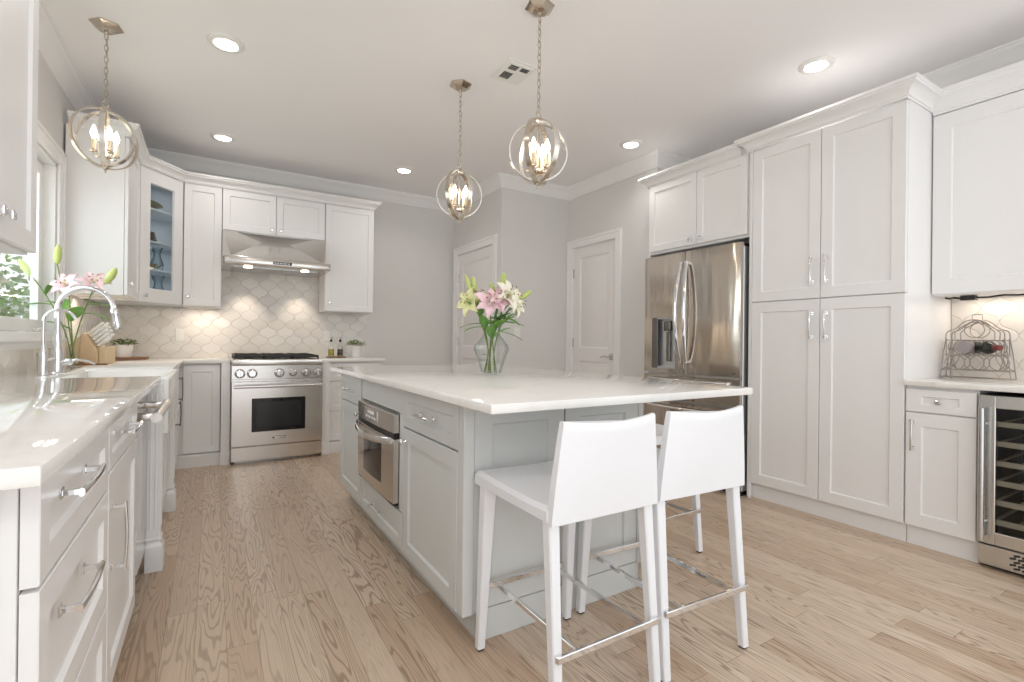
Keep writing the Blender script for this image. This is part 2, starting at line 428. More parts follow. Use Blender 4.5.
# planes that fronts stand on: u runs along the face, n points into the room
class Face:
    def __init__(s, o, u, n): s.o = V3(o); s.u = V3(u).normalized(); s.n = V3(n).normalized()
    def p(s, a, z, c=0.0): return s.o + s.u*a + V3((0, 0, z)) + s.n*c
FL = Face((FACE_L, 0, 0), (0, 1, 0), (1, 0, 0))
FB = Face((0, FACE_B, 0), (1, 0, 0), (0, -1, 0))
FU = Face((0, FACE_U, 0), (1, 0, 0), (0, -1, 0))
FR = Face((FACE_R, 0, 0), (0, 1, 0), (-1, 0, 0))
FI = Face((FACE_I, 0, 0), (0, 1, 0), (-1, 0, 0))

def panel_front(mb, F, a0, a1, z0, z1, t=0.021, fw=0.057, rec=0.010, bev=0.006, hole=False, bw=None):
    """frame-and-panel door or drawer front whose outer face lies on F"""
    e = 0.0018; tm = bmesh.new(); bw = bw or fw
    def ring(i, j, c):
        return [tm.verts.new(F.p(*q, c)) for q in ((a0+i, z0+j), (a1-i, z0+j), (a1-i, z1-j), (a0+i, z1-j))]
    R = [ring(0, 0, -t), ring(0, 0, -e), ring(e, e, 0), ring(fw, bw, 0), ring(fw+bev, bw+bev, -rec)]
    if hole: R += [ring(fw+bev, bw+bev, -t)]
    for A, B in zip(R, R[1:]):
        for k in range(4): tm.faces.new((A[k], A[(k+1) % 4], B[(k+1) % 4], B[k]))
    if hole:
        A, B = R[-1], R[0]
        for k in range(4): tm.faces.new((A[k], A[(k+1) % 4], B[(k+1) % 4], B[k]))
    else: tm.faces.new(R[-1]); tm.faces.new(R[0])
    bmesh.ops.recalc_face_normals(tm, faces=tm.faces)
    mb.merge(tm)

def pull(F, a, z, L, vertical, parent, mat='chrome', r=0.0055, out=0.032):
    mb = MB(); r = 0.0065 if L > 0.2 else r
    d = Z if vertical else F.u
    c = F.p(a, z, 0)
    side = F.u if vertical else Z
    for sgn in (-1, 1):
        mb.obox(c+d*(sgn*(L/2-0.012))+F.n*(out/2), side, d, F.n, 2*r*0.9, 2*r*0.9, out, 0.0012)
        mb.obox(c+d*(sgn*(L/2-0.012))+F.n*0.002, side, d, F.n, 2*r*1.6, 2*r*1.6, 0.004, 0.001)
    pts = [c+d*(L*(k/8-0.5))+F.n*(out+0.004*math.sin(PI*k/8)) for k in range(9)]
    rings = []
    for k, p in enumerate(pts):
        w = r*(1.25-0.35*math.sin(PI*k/8)); th = r*0.8
        rings.append([p+side*(w*math.cos(q))+F.n*(th*math.sin(q)) for q in [2*PI*m/10 for m in range(10)]])
    mb.loft(rings)
    return mb.build('handle', mat, parent)

def knob(F, a, z, parent, mat='chrome', s=0.028):
    mb = MB(); c = F.p(a, z, 0)
    mb.lathe([(0.009, 0), (0.006, 0.004), (0.0055, 0.016), (0.008, 0.018)], c, 12, F.n)
    mb.obox(c+F.n*0.023, F.u, Z, F.n, s, s, 0.012, 0.004, 2)
    return mb.build('knob', mat, parent)

def fronts(root, F, items, mat='white', hmat='chrome', t=0.021):
    for it in items:
        kind, a0, a1, z0, z1 = it[:5]; g = 0.0015
        fw = it[6] if len(it) > 6 else (0.057 if kind == 'door' else 0.05)
        bw = fw if kind == 'door' else min(fw, 0.30*(z1-z0))
        mb = MB(); panel_front(mb, F, a0+g, a1-g, z0+g, z1-g, t=t, fw=fw, bw=bw)
        d = mb.build(kind, mat, root)
        hs = it[5] if len(it) > 5 else None
        if hs:
            if hs[0] == 'k': knob(F, hs[1], hs[2], d, hmat)
            elif hs[0] == 'v': pull(F, hs[1], hs[2], hs[3], True, d, hmat)
            elif hs[0] == 'h': pull(F, hs[1], hs[2], hs[3], False, d, hmat)

def sweep(mb, path, prof, closed=False):
    """sweep a (offset, z) profile along a plan path with mitred corners; offset goes to the right of travel"""
    P = [V3((x, y, 0)) for x, y in path]; rings = []
    for i, p in enumerate(P):
        a = (P[i]-P[i-1]).normalized() if i > 0 else None; b = (P[i+1]-P[i]).normalized() if i < len(P)-1 else None
        if a is None: a = b
        if b is None: b = a
        na = V3((a.y, -a.x, 0)); nb = V3((b.y, -b.x, 0)); m = (na+nb)
        m = m/ (1+na.dot(nb))
        rings.append([p+m*o+V3((0, 0, z)) for o, z in prof])
    mb.loft(rings)

# ------------------------------------------------------------------ the room
T = 0.12
struct(MB().box(XL-T, XR+T, YBACK, YW+T, -0.08, 0).build('floor', 'floor'))
struct(MB().box(XL-T, XR+T, YBACK, YW+T, H, H+0.1).build('ceiling', 'ceil'))
WY0, WY1, WZ0, WZ1 = 2.93, 4.67, 1.095, 2.21      # window opening in the left wall
m = MB(); m.box(XL-T, XL, YBACK, WY0, 0, H); m.box(XL-T, XL, WY1, YW+T, 0, H)
m.box(XL-T, XL, WY0, WY1, 0, WZ0); m.box(XL-T, XL, WY0, WY1, WZ1, H); struct(m.build('wall_left', 'wall'))
struct(MB().box(XL, X1+T, YW, YW+T, 0, H).build('wall_back', 'wall'))
D1 = (5.105, 6.0, 2.165); D2 = (4.152, 4.842, 2.165)
m = MB(); m.box(X1, X1+T, Y1+T, D1[0], 0, H); m.box(X1, X1+T, D1[1], YW, 0, H); m.box(X1, X1+T, D1[0], D1[1], D1[2], H)
struct(m.build('wall_alcove', 'wall'))
struct(MB().box(X1, X2+T, Y1, Y1+T, 0, H).build('wall_middle', 'wall'))
m = MB(); m.box(X2, X2+T, Y2, D2[0], 0, H); m.box(X2, X2+T, D2[1], Y1, 0, H); m.box(X2, X2+T, D2[0], D2[1], D2[2], H)
struct(m.build('wall_pantry', 'wall'))
struct(MB().box(X2+T, XR, Y2, Y2+T, 0, H).build('wall_return', 'wall'))
struct(MB().box(XR, XR+T, YBACK, Y2+T, 0, H).build('wall_right', 'wall'))

# crown at the ceiling, right round the room
crown = [(0, H-0.12), (0.010, H-0.12), (0.014, H-0.108), (0.022, H-0.100), (0.030, H-0.080), (0.048, H-0.050), (0.068, H-0.034), (0.078, H-0.024), (0.082, H-0.012), (0.090, H-0.012), (0.090, H), (0, H)]
m = MB(); sweep(m, [(XL, YBACK), (XL, YW), (X1, YW), (X1, Y1), (X2, Y1), (X2, Y2), (XR, Y2), (XR, YBACK)], crown)
struct(m.build('trim_1', 'trim'))
bb = [(0, 0), (0.016, 0), (0.016, 0.10), (0.010, 0.125), (0, 0.13)]
m = MB(); sweep(m, [(2.46, YW), (X1, YW), (X1, 6.085)], bb); sweep(m, [(X1, 5.02), (X1, Y1), (X2, Y1)], bb); sweep(m, [(X2, 4.06), (X2, Y2)], bb)
struct(m.build('baseboard_back', 'trim'))

# interior doors
def room_door(name, X, y0, y1, ztop, handle_near):
    """panelled door in a wall whose room face is at X (room towards -x); jambs at y0, y1"""
    org = (X, (y0+y1)/2, 0)
    F = Face((X+0.012, 0, 0), (0, 1, 0), (-1, 0, 0))
    m = MB(); t = 0.035
    a0, a1, z0, z1 = y0+0.004, y1-0.004, 0.008, ztop-0.004
    st = 0.105; w = a1-a0
    zs = [z0, z0+0.20, 0.90, 1.04, z1-0.115, z1]       # bottom rail, lower panel, lock rail, upper panel, top rail
    m.box(F.o.x, F.o.x+t, a0, a0+st, z0, z1); m.box(F.o.x, F.o.x+t, a1-st, a1, z0, z1)
    for zz0, zz1 in ((zs[0], zs[1]), (zs[2], zs[3]), (zs[4], zs[5])): m.box(F.o.x, F.o.x+t, a0+st, a1-st, zz0, zz1)
    m.box(F.o.x+0.012, F.o.x+t-0.004, a0+st, a1-st, zs[1], zs[4])
    for zz0, zz1 in ((zs[1], zs[2]), (zs[3], zs[4])):
        tm = bmesh.new()
        def ring(i, c): return [tm.verts.new(F.p(*q, c)) for q in ((a0+st+i, zz0+i), (a1-st-i, zz0+i), (a1-st-i, zz1-i), (a0+st+i, zz1-i))]
        R = [ring(0, 0), ring(0.008, -0.004), ring(0.014, -0.011), ring(0.03, -0.011), ring(0.05, -0.004)]
        for A, B in zip(R, R[1:]):
            for k in range(4): tm.faces.new((A[k], A[(k+1) % 4], B[(k+1) % 4], B[k]))
        tm.faces.new(R[-1]); bmesh.ops.recalc_face_normals(tm, faces=tm.faces); m.merge(tm)
    d = m.build(name, 'door', loc=org); struct(d)
    c = MB(); cw = 0.088
    prof = [(0, 0), (0.013, 0), (0.017, 0.012), (0.017, 0.060), (0.023, 0.066), (0.023, cw), (0, cw)]
    def casing(pa, pb, outd, mit_a, mit_b):
        # board from pa to pb; profile grows along outd; mitred ends
        dr = (pb-pa).normalized(); rings = []
        for p, mt in ((pa, mit_a), (pb, mit_b)):
            rings.append([p+outd*b+V3((-1, 0, 0))*o+dr*(mt*b) for o, b in prof])
        c.loft(rings)
    casing(V3((X, y0, 0)), V3((X, y0, ztop)), V3((0, -1, 0)), 0, 1)
    casing(V3((X, y1, 0)), V3((X, y1, ztop)), V3((0, 1, 0)), 0, 1)
    casing(V3((X, y0, ztop)), V3((X, y1, ztop)), V3((0, 0, 1)), -1, 1)
    c.box(X, X+0.09, y0-0.012, y0+0.002, 0, ztop); c.box(X, X+0.09, y1-0.002, y1+0.012, 0, ztop); c.box(X, X+0.09, y0, y1, ztop-0.002, ztop+0.012)
    c.box(X+0.05, X+0.09, y0, y1, 0, ztop)
    c.build('door_frame', 'trim', d)
    hy = y0+0.06 if handle_near else y1-0.06; sg = 1 if handle_near else -1
    h = MB(); px = X+0.012
    h.box(px-0.008, px, hy-0.028, hy+0.028, 0.925, 0.99, 0.003)
    h.tube([(px, hy, 0.957), (px-0.045, hy, 0.957), (px-0.052, hy+sg*0.01, 0.957), (px-0.052, hy+sg*0.06, 0.962), (px-0.05, hy+sg*0.115, 0.950)], [0.009, 0.009, 0.009, 0.008, 0.006], 10)
    h.build('door_handle', 'nickel', d)
    for hz in (0.30, 1.10, 1.88):
        g = MB(); yy = y1-0.003 if handle_near else y0+0.003
        g.box(px-0.006, px+0.004, yy-0.010, yy+0.010, hz-0.05, hz+0.05, 0.002); g.tube([(px-0.008, yy, hz-0.052), (px-0.008, yy, hz+0.052)], 0.005, 8)
        g.build('hinge', 'nickel', d)
    return d
room_door('door_1', X1, D1[0], D1[1], D1[2], True)
room_door('door_2', X2, D2[0], D2[1], D2[2], True)

# window over the sink
wn = MB()
xo = XL-0.075
def wbox(a0, a1, z0, z1, x0, x1): wn.box(x0, x1, a0, a1, z0, z1, 0.002)
wbox(WY0, WY1, WZ0, WZ0+0.03, xo-0.03, XL-0.005); wbox(WY0, WY1, WZ1-0.02, WZ1, xo-0.03, XL); wbox(WY0, WY0+0.02, WZ0, WZ1, xo-0.03, XL); wbox(WY1-0.02, WY1, WZ0, WZ1, xo-0.03, XL)
w1 = wn.build('window_1', 'trim', loc=(XL, (WY0+WY1)/2, WZ0)); struct(w1)
mid = (WY0+WY1)/2
for a0, a1 in ((WY0+0.024, mid-0.012), (mid+0.012, WY1-0.024)):
    s = MB(); sw = 0.075; z0, z1 = WZ0+0.034, WZ1-0.024; x0, x1 = xo-0.02, xo+0.018
    s.box(x0, x1, a0, a0+sw, z0, z1, 0.003); s.box(x0, x1, a1-sw, a1, z0, z1, 0.003); s.box(x0, x1, a0+sw, a1-sw, z0, z0+sw, 0.003); s.box(x0, x1, a0+sw, a1-sw, z1-sw, z1, 0.003)
    so = s.build('window_sash', 'trim', w1)
    MB().box(xo-0.004, xo+0.002, a0+sw-0.005, a1-sw+0.005, z0+sw-0.005, z1-sw+0.005).build('window_pane', 'pane', so)
    k = MB(); k.box(x1, x1+0.016, a1-0.20, a1-0.10, WZ0+0.031, WZ0+0.052, 0.004); k.tube([(x1+0.012, a1-0.15, WZ0+0.05), (x1+0.03, a1-0.17, WZ0+0.056), (x1+0.032, a1-0.24, WZ0+0.046)], 0.005, 8)
    k.build('window_crank', 'plastic', w1)
wbm = MB(); wbm.box(xo-0.02, xo+0.03, mid-0.012, mid+0.012, WZ0, WZ1, 0.002); wbm.build('window_mullion', 'trim', w1)
c = MB(); cw = 0.10
for a0, a1, z0, z1 in ((WY0-cw, WY0, WZ0, WZ1+cw), (WY1, WY1+cw, WZ0, WZ1+cw), (WY0, WY1, WZ1, WZ1+cw)):
    c.box(XL, XL+0.018, a0, a1, z0, z1, 0.003)
c.box(XL+0.016, XL+0.026, WY1+cw-0.022, WY1+cw, WZ0, WZ1+cw, 0.003); c.box(XL+0.016, XL+0.026, WY0-cw, WY1+cw, WZ1+cw-0.022, WZ1+cw, 0.003)
c.build('window_casing', 'trim', w1)
c = MB(); sweep(c, [(XL-0.02, WY0-0.12), (XL-0.02, WY1+0.11)], [(0.02, 1.03), (0.032, 1.03), (0.036, 1.045), (0.036, 1.064), (0.046, 1.072), (0.075, 1.074), (0.078, 1.082), (0.075, 1.097), (0, 1.097), (0, 1.09), (0.02, 1.074)])
c.build('window_sill', 'trim', w1)

# backsplash tile
m = MB(); m.box(XL, 0.994, YW-0.009, YW, 0.915, 1.41); m.box(0.994, 1.914, YW-0.009, YW, 0.88, 2.13); m.box(1.914, 2.437, YW-0.009, YW, 0.915, 1.41)
struct(m.build('backsplash_back', 'tileXZ'))
m = MB(); m.box(XL, XL+0.009, 4.80, YW-0.009, 0.915, 1.41); m.box(XL, XL+0.009, 1.41, 4.80, 0.915, 1.03); m.box(XL, XL+0.009, 1.41, WY0-0.12, 1.03, 1.41)
struct(m.build('backsplash_left', 'tileYZ'))
struct(MB().box(XR-0.009, XR, 0.1, 1.638, 0.915, 1.42).build('backsplash_right', 'tileYZ'))

# ------------------------------------------------------------------ left base run
BX = 0.06
def toe(mb, *a): mb.box(*a)
FACEW = 0.0215   # front thickness
bodyL = FACE_L-FACEW-0.001
t = thing('drawer_cabinet', (0.37, 1.79, 0), 'white three-drawer base cabinet at the near end of the left counter', 'cabinet', 'left base cabinets')
m = MB(); m.box(BX, 0.664, 1.512, 2.138, 0.10, 0.883, 0.001); m.box(BX, 0.61, 1.512, 2.138, 0.0, 0.10); m.build('body', 'white', t)
m = MB(); m.box(BX, 0.642, 1.490, 1.510, 0.0, 0.883, 0.001); m.build('end_panel', 'white', t)
fronts(t, FL, [('drawer', 1.516, 2.136, 0.695, 0.868, ('h', 1.735, 0.815, 0.215), 0.055), ('drawer', 1.516, 2.136, 0.388, 0.69, ('h', 1.735, 0.60, 0.215), 0.06), ('drawer', 1.516, 2.136, 0.11, 0.383, ('h', 1.735, 0.30, 0.215), 0.06)], t=0.024)
t = thing('base_cabinet', (0.37, 2.44, 0), 'white base cabinet with one drawer over one door next to the dishwasher', 'cabinet', 'left base cabinets')
m = MB(); m.box(BX, bodyL, 2.1395, 2.725, 0.10, 0.883, 0.001); m.box(BX, 0.61, 2.1395, 2.725, 0, 0.10); m.build('body', 'white', t)
fronts(t, FL, [('drawer', 2.142, 2.724, 0.735, 0.868, ('h', 2.43, 0.812, 0.20), 0.045), ('door', 2.142, 2.724, 0.11, 0.73, ('v', 2.175, 0.55, 0.19), 0.06)])
# dishwasher
t = thing('dishwasher', (0.37, 3.0, 0), 'stainless dishwasher with a thick bar handle under the left counter', 'dishwasher')
MB().box(BX+0.02, 0.629, 2.73, 3.276, 0.10, 0.875, 0.002).build('body', 'steelG', t)
MB().box(0.630, 0.668, 2.73, 3.276, 0.112, 0.868, 0.004).build('door', 'steelD', t)
m = MB(); m.box(0.30, 0.60, 2.74, 3.270, 0.0, 0.11); m.build('kick_plate', 'black', t)
m = MB()
for y in (2.80, 3.21):
    m.obox((0.704, y, 0.795), (1, 0, 0), (0, 1, 0), (0, 0, 1), 0.074, 0.03, 0.028, 0.006, 2)
m.tube([(0.745, 2.755, 0.795), (0.745, 3.255, 0.795)], 0.019, 20); m.build('handle', 'steelY', t)
# sink base with furniture posts
t = thing('sink_cabinet', (0.37, 3.79, 0), 'white sink base with two fluted corner posts below the apron sink', 'cabinet', 'left base cabinets')
m = MB(); m.box(BX, bodyL, 3.372, 4.218, 0.10, 0.625, 0.001); m.box(BX, 0.61, 3.372, 4.218, 0, 0.10)
m.box(BX, 0.28, 3.372, 4.218, 0.625, 0.883); m.build('body', 'white', t)
for y0, y1 in ((3.29, 3.368), (4.222, 4.30)):
    p = MB(); x0, x1 = 0.668, 0.724
    p.box(x0, x1, y0, y1, 0.155, 0.883, 0.003)
    for k in range(2):
        xx = x0+0.012+k*0.020
        p.box(xx, xx+0.008, y0-0.003, y0+0.002, 0.20, 0.84, 0.0015)
    for k in range(3):
        yy = y0+0.014+k*0.021
        p.box(x1-0.002, x1+0.003, yy, yy+0.008, 0.20, 0.84, 0.0015)
    p.hull([(x0-0.004, y0-0.008, 0.0), (x1+0.012, y0-0.008, 0), (x1+0.012, y1+0.008, 0), (x0-0.004, y1+0.008, 0), (x0-0.004, y0-0.008, 0.115), (x1+0.012, y0-0.008, 0.115), (x1+0.012, y1+0.008, 0.115), (x0-0.004, y1+0.008, 0.115), (x0+0.002, y0+0.004, 0.145), (x1-0.004, y0+0.004, 0.145), (x1-0.004, y1-0.004, 0.145), (x0+0.002, y1-0.004, 0.145)],
           [(3, 2, 1, 0), (0, 1, 5, 4), (1, 2, 6, 5), (2, 3, 7, 6), (3, 0, 4, 7), (4, 5, 9, 8), (5, 6, 10, 9), (6, 7, 11, 10), (7, 4, 8, 11), (8, 9, 10, 11)], 0.002)
    p.box(x0-0.003, x1+0.006, y0-0.005, y1+0.005, 0.143, 0.158, 0.003)
    p.box(BX, x0, y0, y1, 0.10, 0.883); p.build('post', 'white', t)
fronts(t, FL, [('door', 3.374, 3.794, 0.11, 0.62, ('k', 3.755, 0.585)), ('door', 3.796, 4.216, 0.11, 0.62, ('k', 3.835, 0.585))])
# sink
t = MB(); sx0, sx1, sy0, sy1, sz0, sz1 = 0.285, 0.745, 3.372, 4.218, 0.63, 0.905
w = 0.022
t.box(sx0, sx1-0.004, sy0+0.002, sy0+w, sz0, sz1-0.001, 0.006, 2); t.box(sx0, sx1-0.004, sy1-w, sy1-0.002, sz0, sz1-0.001, 0.006, 2); t.box(sx0, sx0+w, sy0+0.004, sy1-0.004, sz0, sz1, 0.006, 2); t.box(sx1-w-0.01, sx1, sy0, sy1, sz0, sz1, 0.008, 3); t.box(sx0+0.01, sx1-0.01, sy0+0.01, sy1-0.01, sz0, sz0+0.022)
t.lathe([(0, 0), (0.045, 0), (0.045, 0.004), (0.03, 0.004), (0.03, 0.001), (0, 0.001)], (0.52, 3.79, sz0+0.022), 20)
tag(t.build('apron_sink', 'ceramic'), 'white apron-front sink set into the left counter', 'sink')
# cabinet past the sink up to the corner
t = thing('corner_cabinet', (0.37, 4.9, 0), 'white base cabinet past the sink with two dark upright pulls', 'cabinet', 'left base cabinets')
m = MB(); m.box(BX, bodyL, 4.315, 5.98, 0.10, 0.883, 0.001); m.box(BX, 0.63, 4.315, 5.98, 0, 0.10); m.build('body', 'white', t)
fronts(t, FL, [('door', 4.316, 4.72, 0.11, 0.868), ('door', 4.722, 5.05, 0.11, 0.868, ('v', 4.985, 0.52, 0.19)), ('door', 5.052, 5.455, 0.11, 0.868, ('v', 5.215, 0.69, 0.19))], hmat='bronze')

# counter, left and back-left in one piece
poly = [(XL+0.009, 1.40), (0.716, 1.40), (0.716, 3.37), (0.283, 3.37), (0.283, 4.22), (0.716, 4.22), (0.716, 5.455), (1.066, 5.455), (1.066, YW-0.009), (XL+0.009, YW-0.009)]
tag(MB().prism(poly, 0.884, 0.915, 0.004, 2).build('worktop', 'quartz'), 'white quartz worktop along the left and back walls around the sink', 'countertop', 'stone worktops')
tag(MB().prism([(1.824, 5.455), (2.454, 5.455), (2.454, YW-0.009), (1.824, YW-0.009)], 0.884, 0.915, 0.004, 2).build('worktop', 'quartz'), 'short white quartz worktop right of the range', 'countertop', 'stone worktops')
tag(MB().box(4.212, XR-0.009, 0.1, 1.638, 0.884, 0.915, 0.004, 2).build('worktop', 'quartz'), 'white quartz worktop over the wine cooler under the wine rack', 'countertop', 'stone worktops')

# back base cabinets
bodyB = FACE_B+FACEW+0.001
def block_leg(x0, x1, root):
    p = MB(); y0 = 5.375
    p.box(x0, x1, y0+0.012, 6.0, 0.10, 0.883, 0.002); p.box(x0-0.005, x1+0.002, y0, 6.0, 0, 0.115, 0.003)
    p.box(x0+0.018, x1-0.018, y0+0.009, y0+0.014, 0.17, 0.68, 0.002); p.box(x0+0.018, x1-0.018, y0+0.009, y0+0.014, 0.73, 0.85, 0.002)
    p.build('post', 'white', root)
t = thing('base_cabinet', (0.88, 5.8, 0), 'white single-door base cabinet left of the range', 'cabinet', 'back base cabinets')
m = MB(); m.box(bodyL+0.004, 0.992, bodyB, YW-0.02, 0.10, 0.883, 0.001); m.box(0.64, 0.992, 5.42, YW-0.02, 0, 0.098); m.build('body', 'white', t)
block_leg(0.995, 1.064, t)
fronts(t, FB, [('door', 0.715, 0.99, 0.105, 0.868)])
t = thing('drawer_cabinet', (2.15, 5.8, 0), 'white drawer cabinet right of the range behind the island', 'cabinet', 'back base cabinets')
m = MB(); m.box(1.9, 2.42, bodyB, YW-0.02, 0.10, 0.883, 0.001); m.box(1.9, 2.42, 5.42, YW-0.02, 0, 0.098); m.build('body', 'white', t)
block_leg(1.826, 1.896, t)
fronts(t, FB, [('drawer', 1.902, 2.418, 0.695, 0.868, ('k', 2.16, 0.78), 0.045), ('drawer', 1.902, 2.418, 0.40, 0.69, ('k', 2.16, 0.545), 0.055), ('drawer', 1.902, 2.418, 0.105, 0.395, ('k', 2.16, 0.25), 0.055)])

# ------------------------------------------------------------------ range
RY = 5.32; RX0, RX1 = 1.069, 1.821
t = thing('range_cooker', (1.445, 5.72, 0), 'stainless gas range with six knobs under the hood', 'stove')
m = MB(); m.box(RX0, RX1, RY+0.055, 6.09, 0.03, 0.905, 0.002); m.box(RX0+0.03, RX1-0.03, RY+0.09, 6.05, 0.0, 0.03); m.build('body', 'steelX', t)
m = MB(); m.box(RX0, RX1, RY+0.006, 6.09, 0.868, 0.918, 0.008, 3); m.box(RX0, RX1, 6.05, 6.10, 0.905, 0.945, 0.003); m.build('cooktop', 'steelX', t)
MB().box(RX0, RX1, RY+0.012, RY+0.06, 0.742, 0.866, 0.003).build('control_panel', 'steelX', t)
for kx, r in ((1.134, 0.029), (1.229, 0.029), (1.447, 0.029), (1.559, 0.024), (1.674, 0.029), (1.775, 0.029)):
    k = MB(); yk = RY+0.012
    k.lathe([(r*1.25, 0), (r*1.25, 0.006), (r*1.1, 0.008), (r*1.02, 0.012), (r, 0.032), (r*0.85, 0.037), (0, 0.037)], (kx, yk, 0.795), 24, (0, -1, 0))
    k.box(kx-0.005, kx+0.005, yk-0.047, yk-0.03, 0.795-r*0.85, 0.795+r*0.85, 0.003); k = k.build('knob', 'chrome', t)
    b = MB(); b.lathe([(r*1.42, 0.0), (r*1.42, 0.004), (r*1.27, 0.005), (r*1.27, 0.0)], (kx, yk, 0.795), 24, (0, -1, 0)); b.build('bezel', 'bronze', k)
d = MB(); d.box(RX0+0.002, RX1-0.002, RY+0.004, RY+0.054, 0.158, 0.724, 0.004); d = d.build('oven_door', 'steelX', t)
wv = MB(); wv.box(1.228, 1.668, RY-0.002, RY+0.006, 0.278, 0.575, 0.003); wv.build('window', 'ovenglass', d)
wv = MB(); wv.box(1.262, 1.634, RY-0.004, RY-0.0015, 0.312, 0.545, 0.002); wv.build('inner_pane', 'display', d)
h = MB(); h.tube([(RX0+0.02, RY-0.05, 0.684), (RX1-0.02, RY-0.05, 0.684)], 0.0145, 18)
for hx in (RX0+0.045, RX1-0.045): h.tube([(hx, RY+0.006, 0.684), (hx, RY-0.05, 0.684)], 0.012, 14)
h.build('handle', 'chrome', d)
b = MB(); b.box(1.39, 1.508, RY+0.001, RY+0.005, 0.206, 0.238, 0.002); b = b.build('badge', 'chrome', d)
b2 = MB(); b2.box(1.395, 1.412, RY-0.0005, RY+0.002, 0.211, 0.226); b2.box(1.418, 1.502, RY-0.0005, RY+0.002, 0.229, 0.234); b2.box(1.495, 1.502, RY-0.0005, RY+0.002, 0.214, 0.234)
b2.box(1.45, 1.502, RY-0.0005, RY+0.002, 0.211, 0.215)
b2.build('badge_print', 'bronze', d)
MB().box(RX0+0.002, RX1-0.002, RY+0.012, RY+0.055, 0.028, 0.150, 0.004).build('kick_panel', 'steelX', t)
for i, gx in enumerate((RX0+0.03, RX0+0.262, RX0+0.494)):
    g = MB(); x0, x1, y0, y1 = gx, gx+0.226, RY+0.10, 6.03; z0, z1 = 0.932, 0.954
    for yy in (y0, (y0+y1)/2, y1): g.box(x0, x1, yy-0.008, yy+0.008, z0, z1, 0.003)
    for xx in (x0, x1): g.box(xx-0.008, xx+0.008, y0, y1, z0, z1, 0.003)
    for bx, by in ((gx+0.113, y0+0.16), (gx+0.113, y1-0.16)):
        for q in range(4):
            dx, dy = math.cos(PI/4+q*PI/2), math.sin(PI/4+q*PI/2)
            g.obox((bx+dx*0.075, by+dy*0.075, (z0+z1)/2+0.006), (dx, dy, 0), (-dy, dx, 0), (0, 0, 1), 0.11, 0.012, 0.022, 0.003)
        for q in (x0+0.03, x1-0.03): g.box(q-0.006, q+0.006, by-0.10, by+0.10, z0, z1+0.006, 0.003)
    for xx in (x0, x1):
        for yy in (y0, y1): g.box(xx-0.008, xx+0.008, yy-0.008, yy+0.008, 0.916, z0+0.01)
    g.build('grate', 'iron', t)
    for by in (y0+0.16, y1-0.16):
        MB().lathe([(0.05, 0), (0.05, 0.006), (0.036, 0.008), (0.036, 0.016), (0.0, 0.018)], (gx+0.113, by, 0.917), 20).build('burner', 'black', t)

# ------------------------------------------------------------------ hood
HX0, HX1 = 0.996, 1.912
t = thing('range_hood', (1.454, 5.85, 1.77), 'stainless under-cabinet hood with two lit lamps above the range', 'range hood')
zt, zl, zb_ = 2.118, 1.845, 1.775; yb = YW-0.012; yt = 5.80; yf = 5.50; ys = 5.775; chx = 0.062
poly = [(HX0, yb), (HX0, ys), (HX0+chx, yf), (HX1-chx, yf), (HX1, ys), (HX1, yb)]
vs = [(HX0, yb, zt), (HX0, yt-0.03, zt), ((HX0+HX1)/2, yt+0.10, zt), (HX1, yt-0.03, zt), (HX1, yb, zt)] + [(x, y, zl) for x, y in poly]
m = MB(); m.hull(vs, [(0, 1, 6, 5), (1, 2, 7), (1, 7, 6), (2, 8, 7), (2, 3, 8), (3, 9, 8), (3, 4, 10, 9), (4, 0, 5, 10), (0, 1, 2, 3, 4), (5, 6, 7, 8, 9, 10)])
m.build('canopy', 'steelX', t, smooth=4)
lip = MB(); L2 = [(HX0-0.002, yb), (HX0-0.002, yf+0.01), (HX0+0.02, yf-0.012), (HX1-0.02, yf-0.012), (HX1+0.002, yf+0.01), (HX1+0.002, yb)]
lip.prism(L2, zb_, zl, 0.004); lip.build('lip', 'steelX', t)
m = MB(); m.box(1.40, 1.56, yf-0.0145, yf-0.011, 1.795, 1.82, 0.001); v = m.build('control_strip', 'black', t)
for k in range(6): MB().box(1.412+k*0.023, 1.426+k*0.023, yf-0.0165, yf-0.0142, 1.801, 1.813, 0.001).build('button', 'nickel', v)
m = MB(); m.box(HX0+0.09, HX1-0.09, yf+0.16, yb-0.10, zb_-0.004, zb_+0.002, 0.001)
for k in range(14): m.box(HX0+0.10+k*0.052, HX0+0.125+k*0.052, yf+0.18, yb-0.12, zb_-0.007, zb_-0.003)
m.build('filter', 'steelG', t)
for lx in (1.205, 1.70):
    MB().lathe([(0.036, 0), (0.036, -0.006), (0.028, -0.007), (0, -0.007)], (lx, 5.66, zb_), 18).build('lamp', 'hoodlens', t)
    light('hood_lamp', 'SPOT', (lx, 5.93, zb_-0.02), 7, WARM, (math.radians(14), 0, 0), spot_size=1.15, spot_blend=0.8, shadow_soft_size=0.03)

# ------------------------------------------------------------------ wall cabinets, left and back
ZB, ZT = 1.397, 2.512
bodyU = FACE_U+FACEW+0.001
UX = 0.41
FUL = Face((UX, 0, 0), (0, 1, 0), (1, 0, 0))
t = thing('wall_cabinet', (0.22, 2.35, ZB), 'white upper cabinet with two knobs at the near end of the left wall', 'cabinet', 'left wall cabinets')
MB().box(XL+0.010, UX-FACEW-0.001, 1.98, 2.72, 1.375, 2.53, 0.001).build('body', 'white', t)
fronts(t, FUL, [('door', 1.984, 2.349, 1.382, 2.525, ('k', 2.322, 1.448), 0.062), ('door', 2.351, 2.716, 1.382, 2.525, ('k', 2.392, 1.448), 0.062)])
t = thing('wall_cabinet', (0.22, 5.14, ZB), 'white upper cabinet between the window and the glass corner cabinet', 'cabinet', 'left wall cabinets')
MB().box(XL+0.012, UX-FACEW-0.001, 4.815, 5.455, ZB, ZT+0.02, 0.001).build('body', 'white', t)
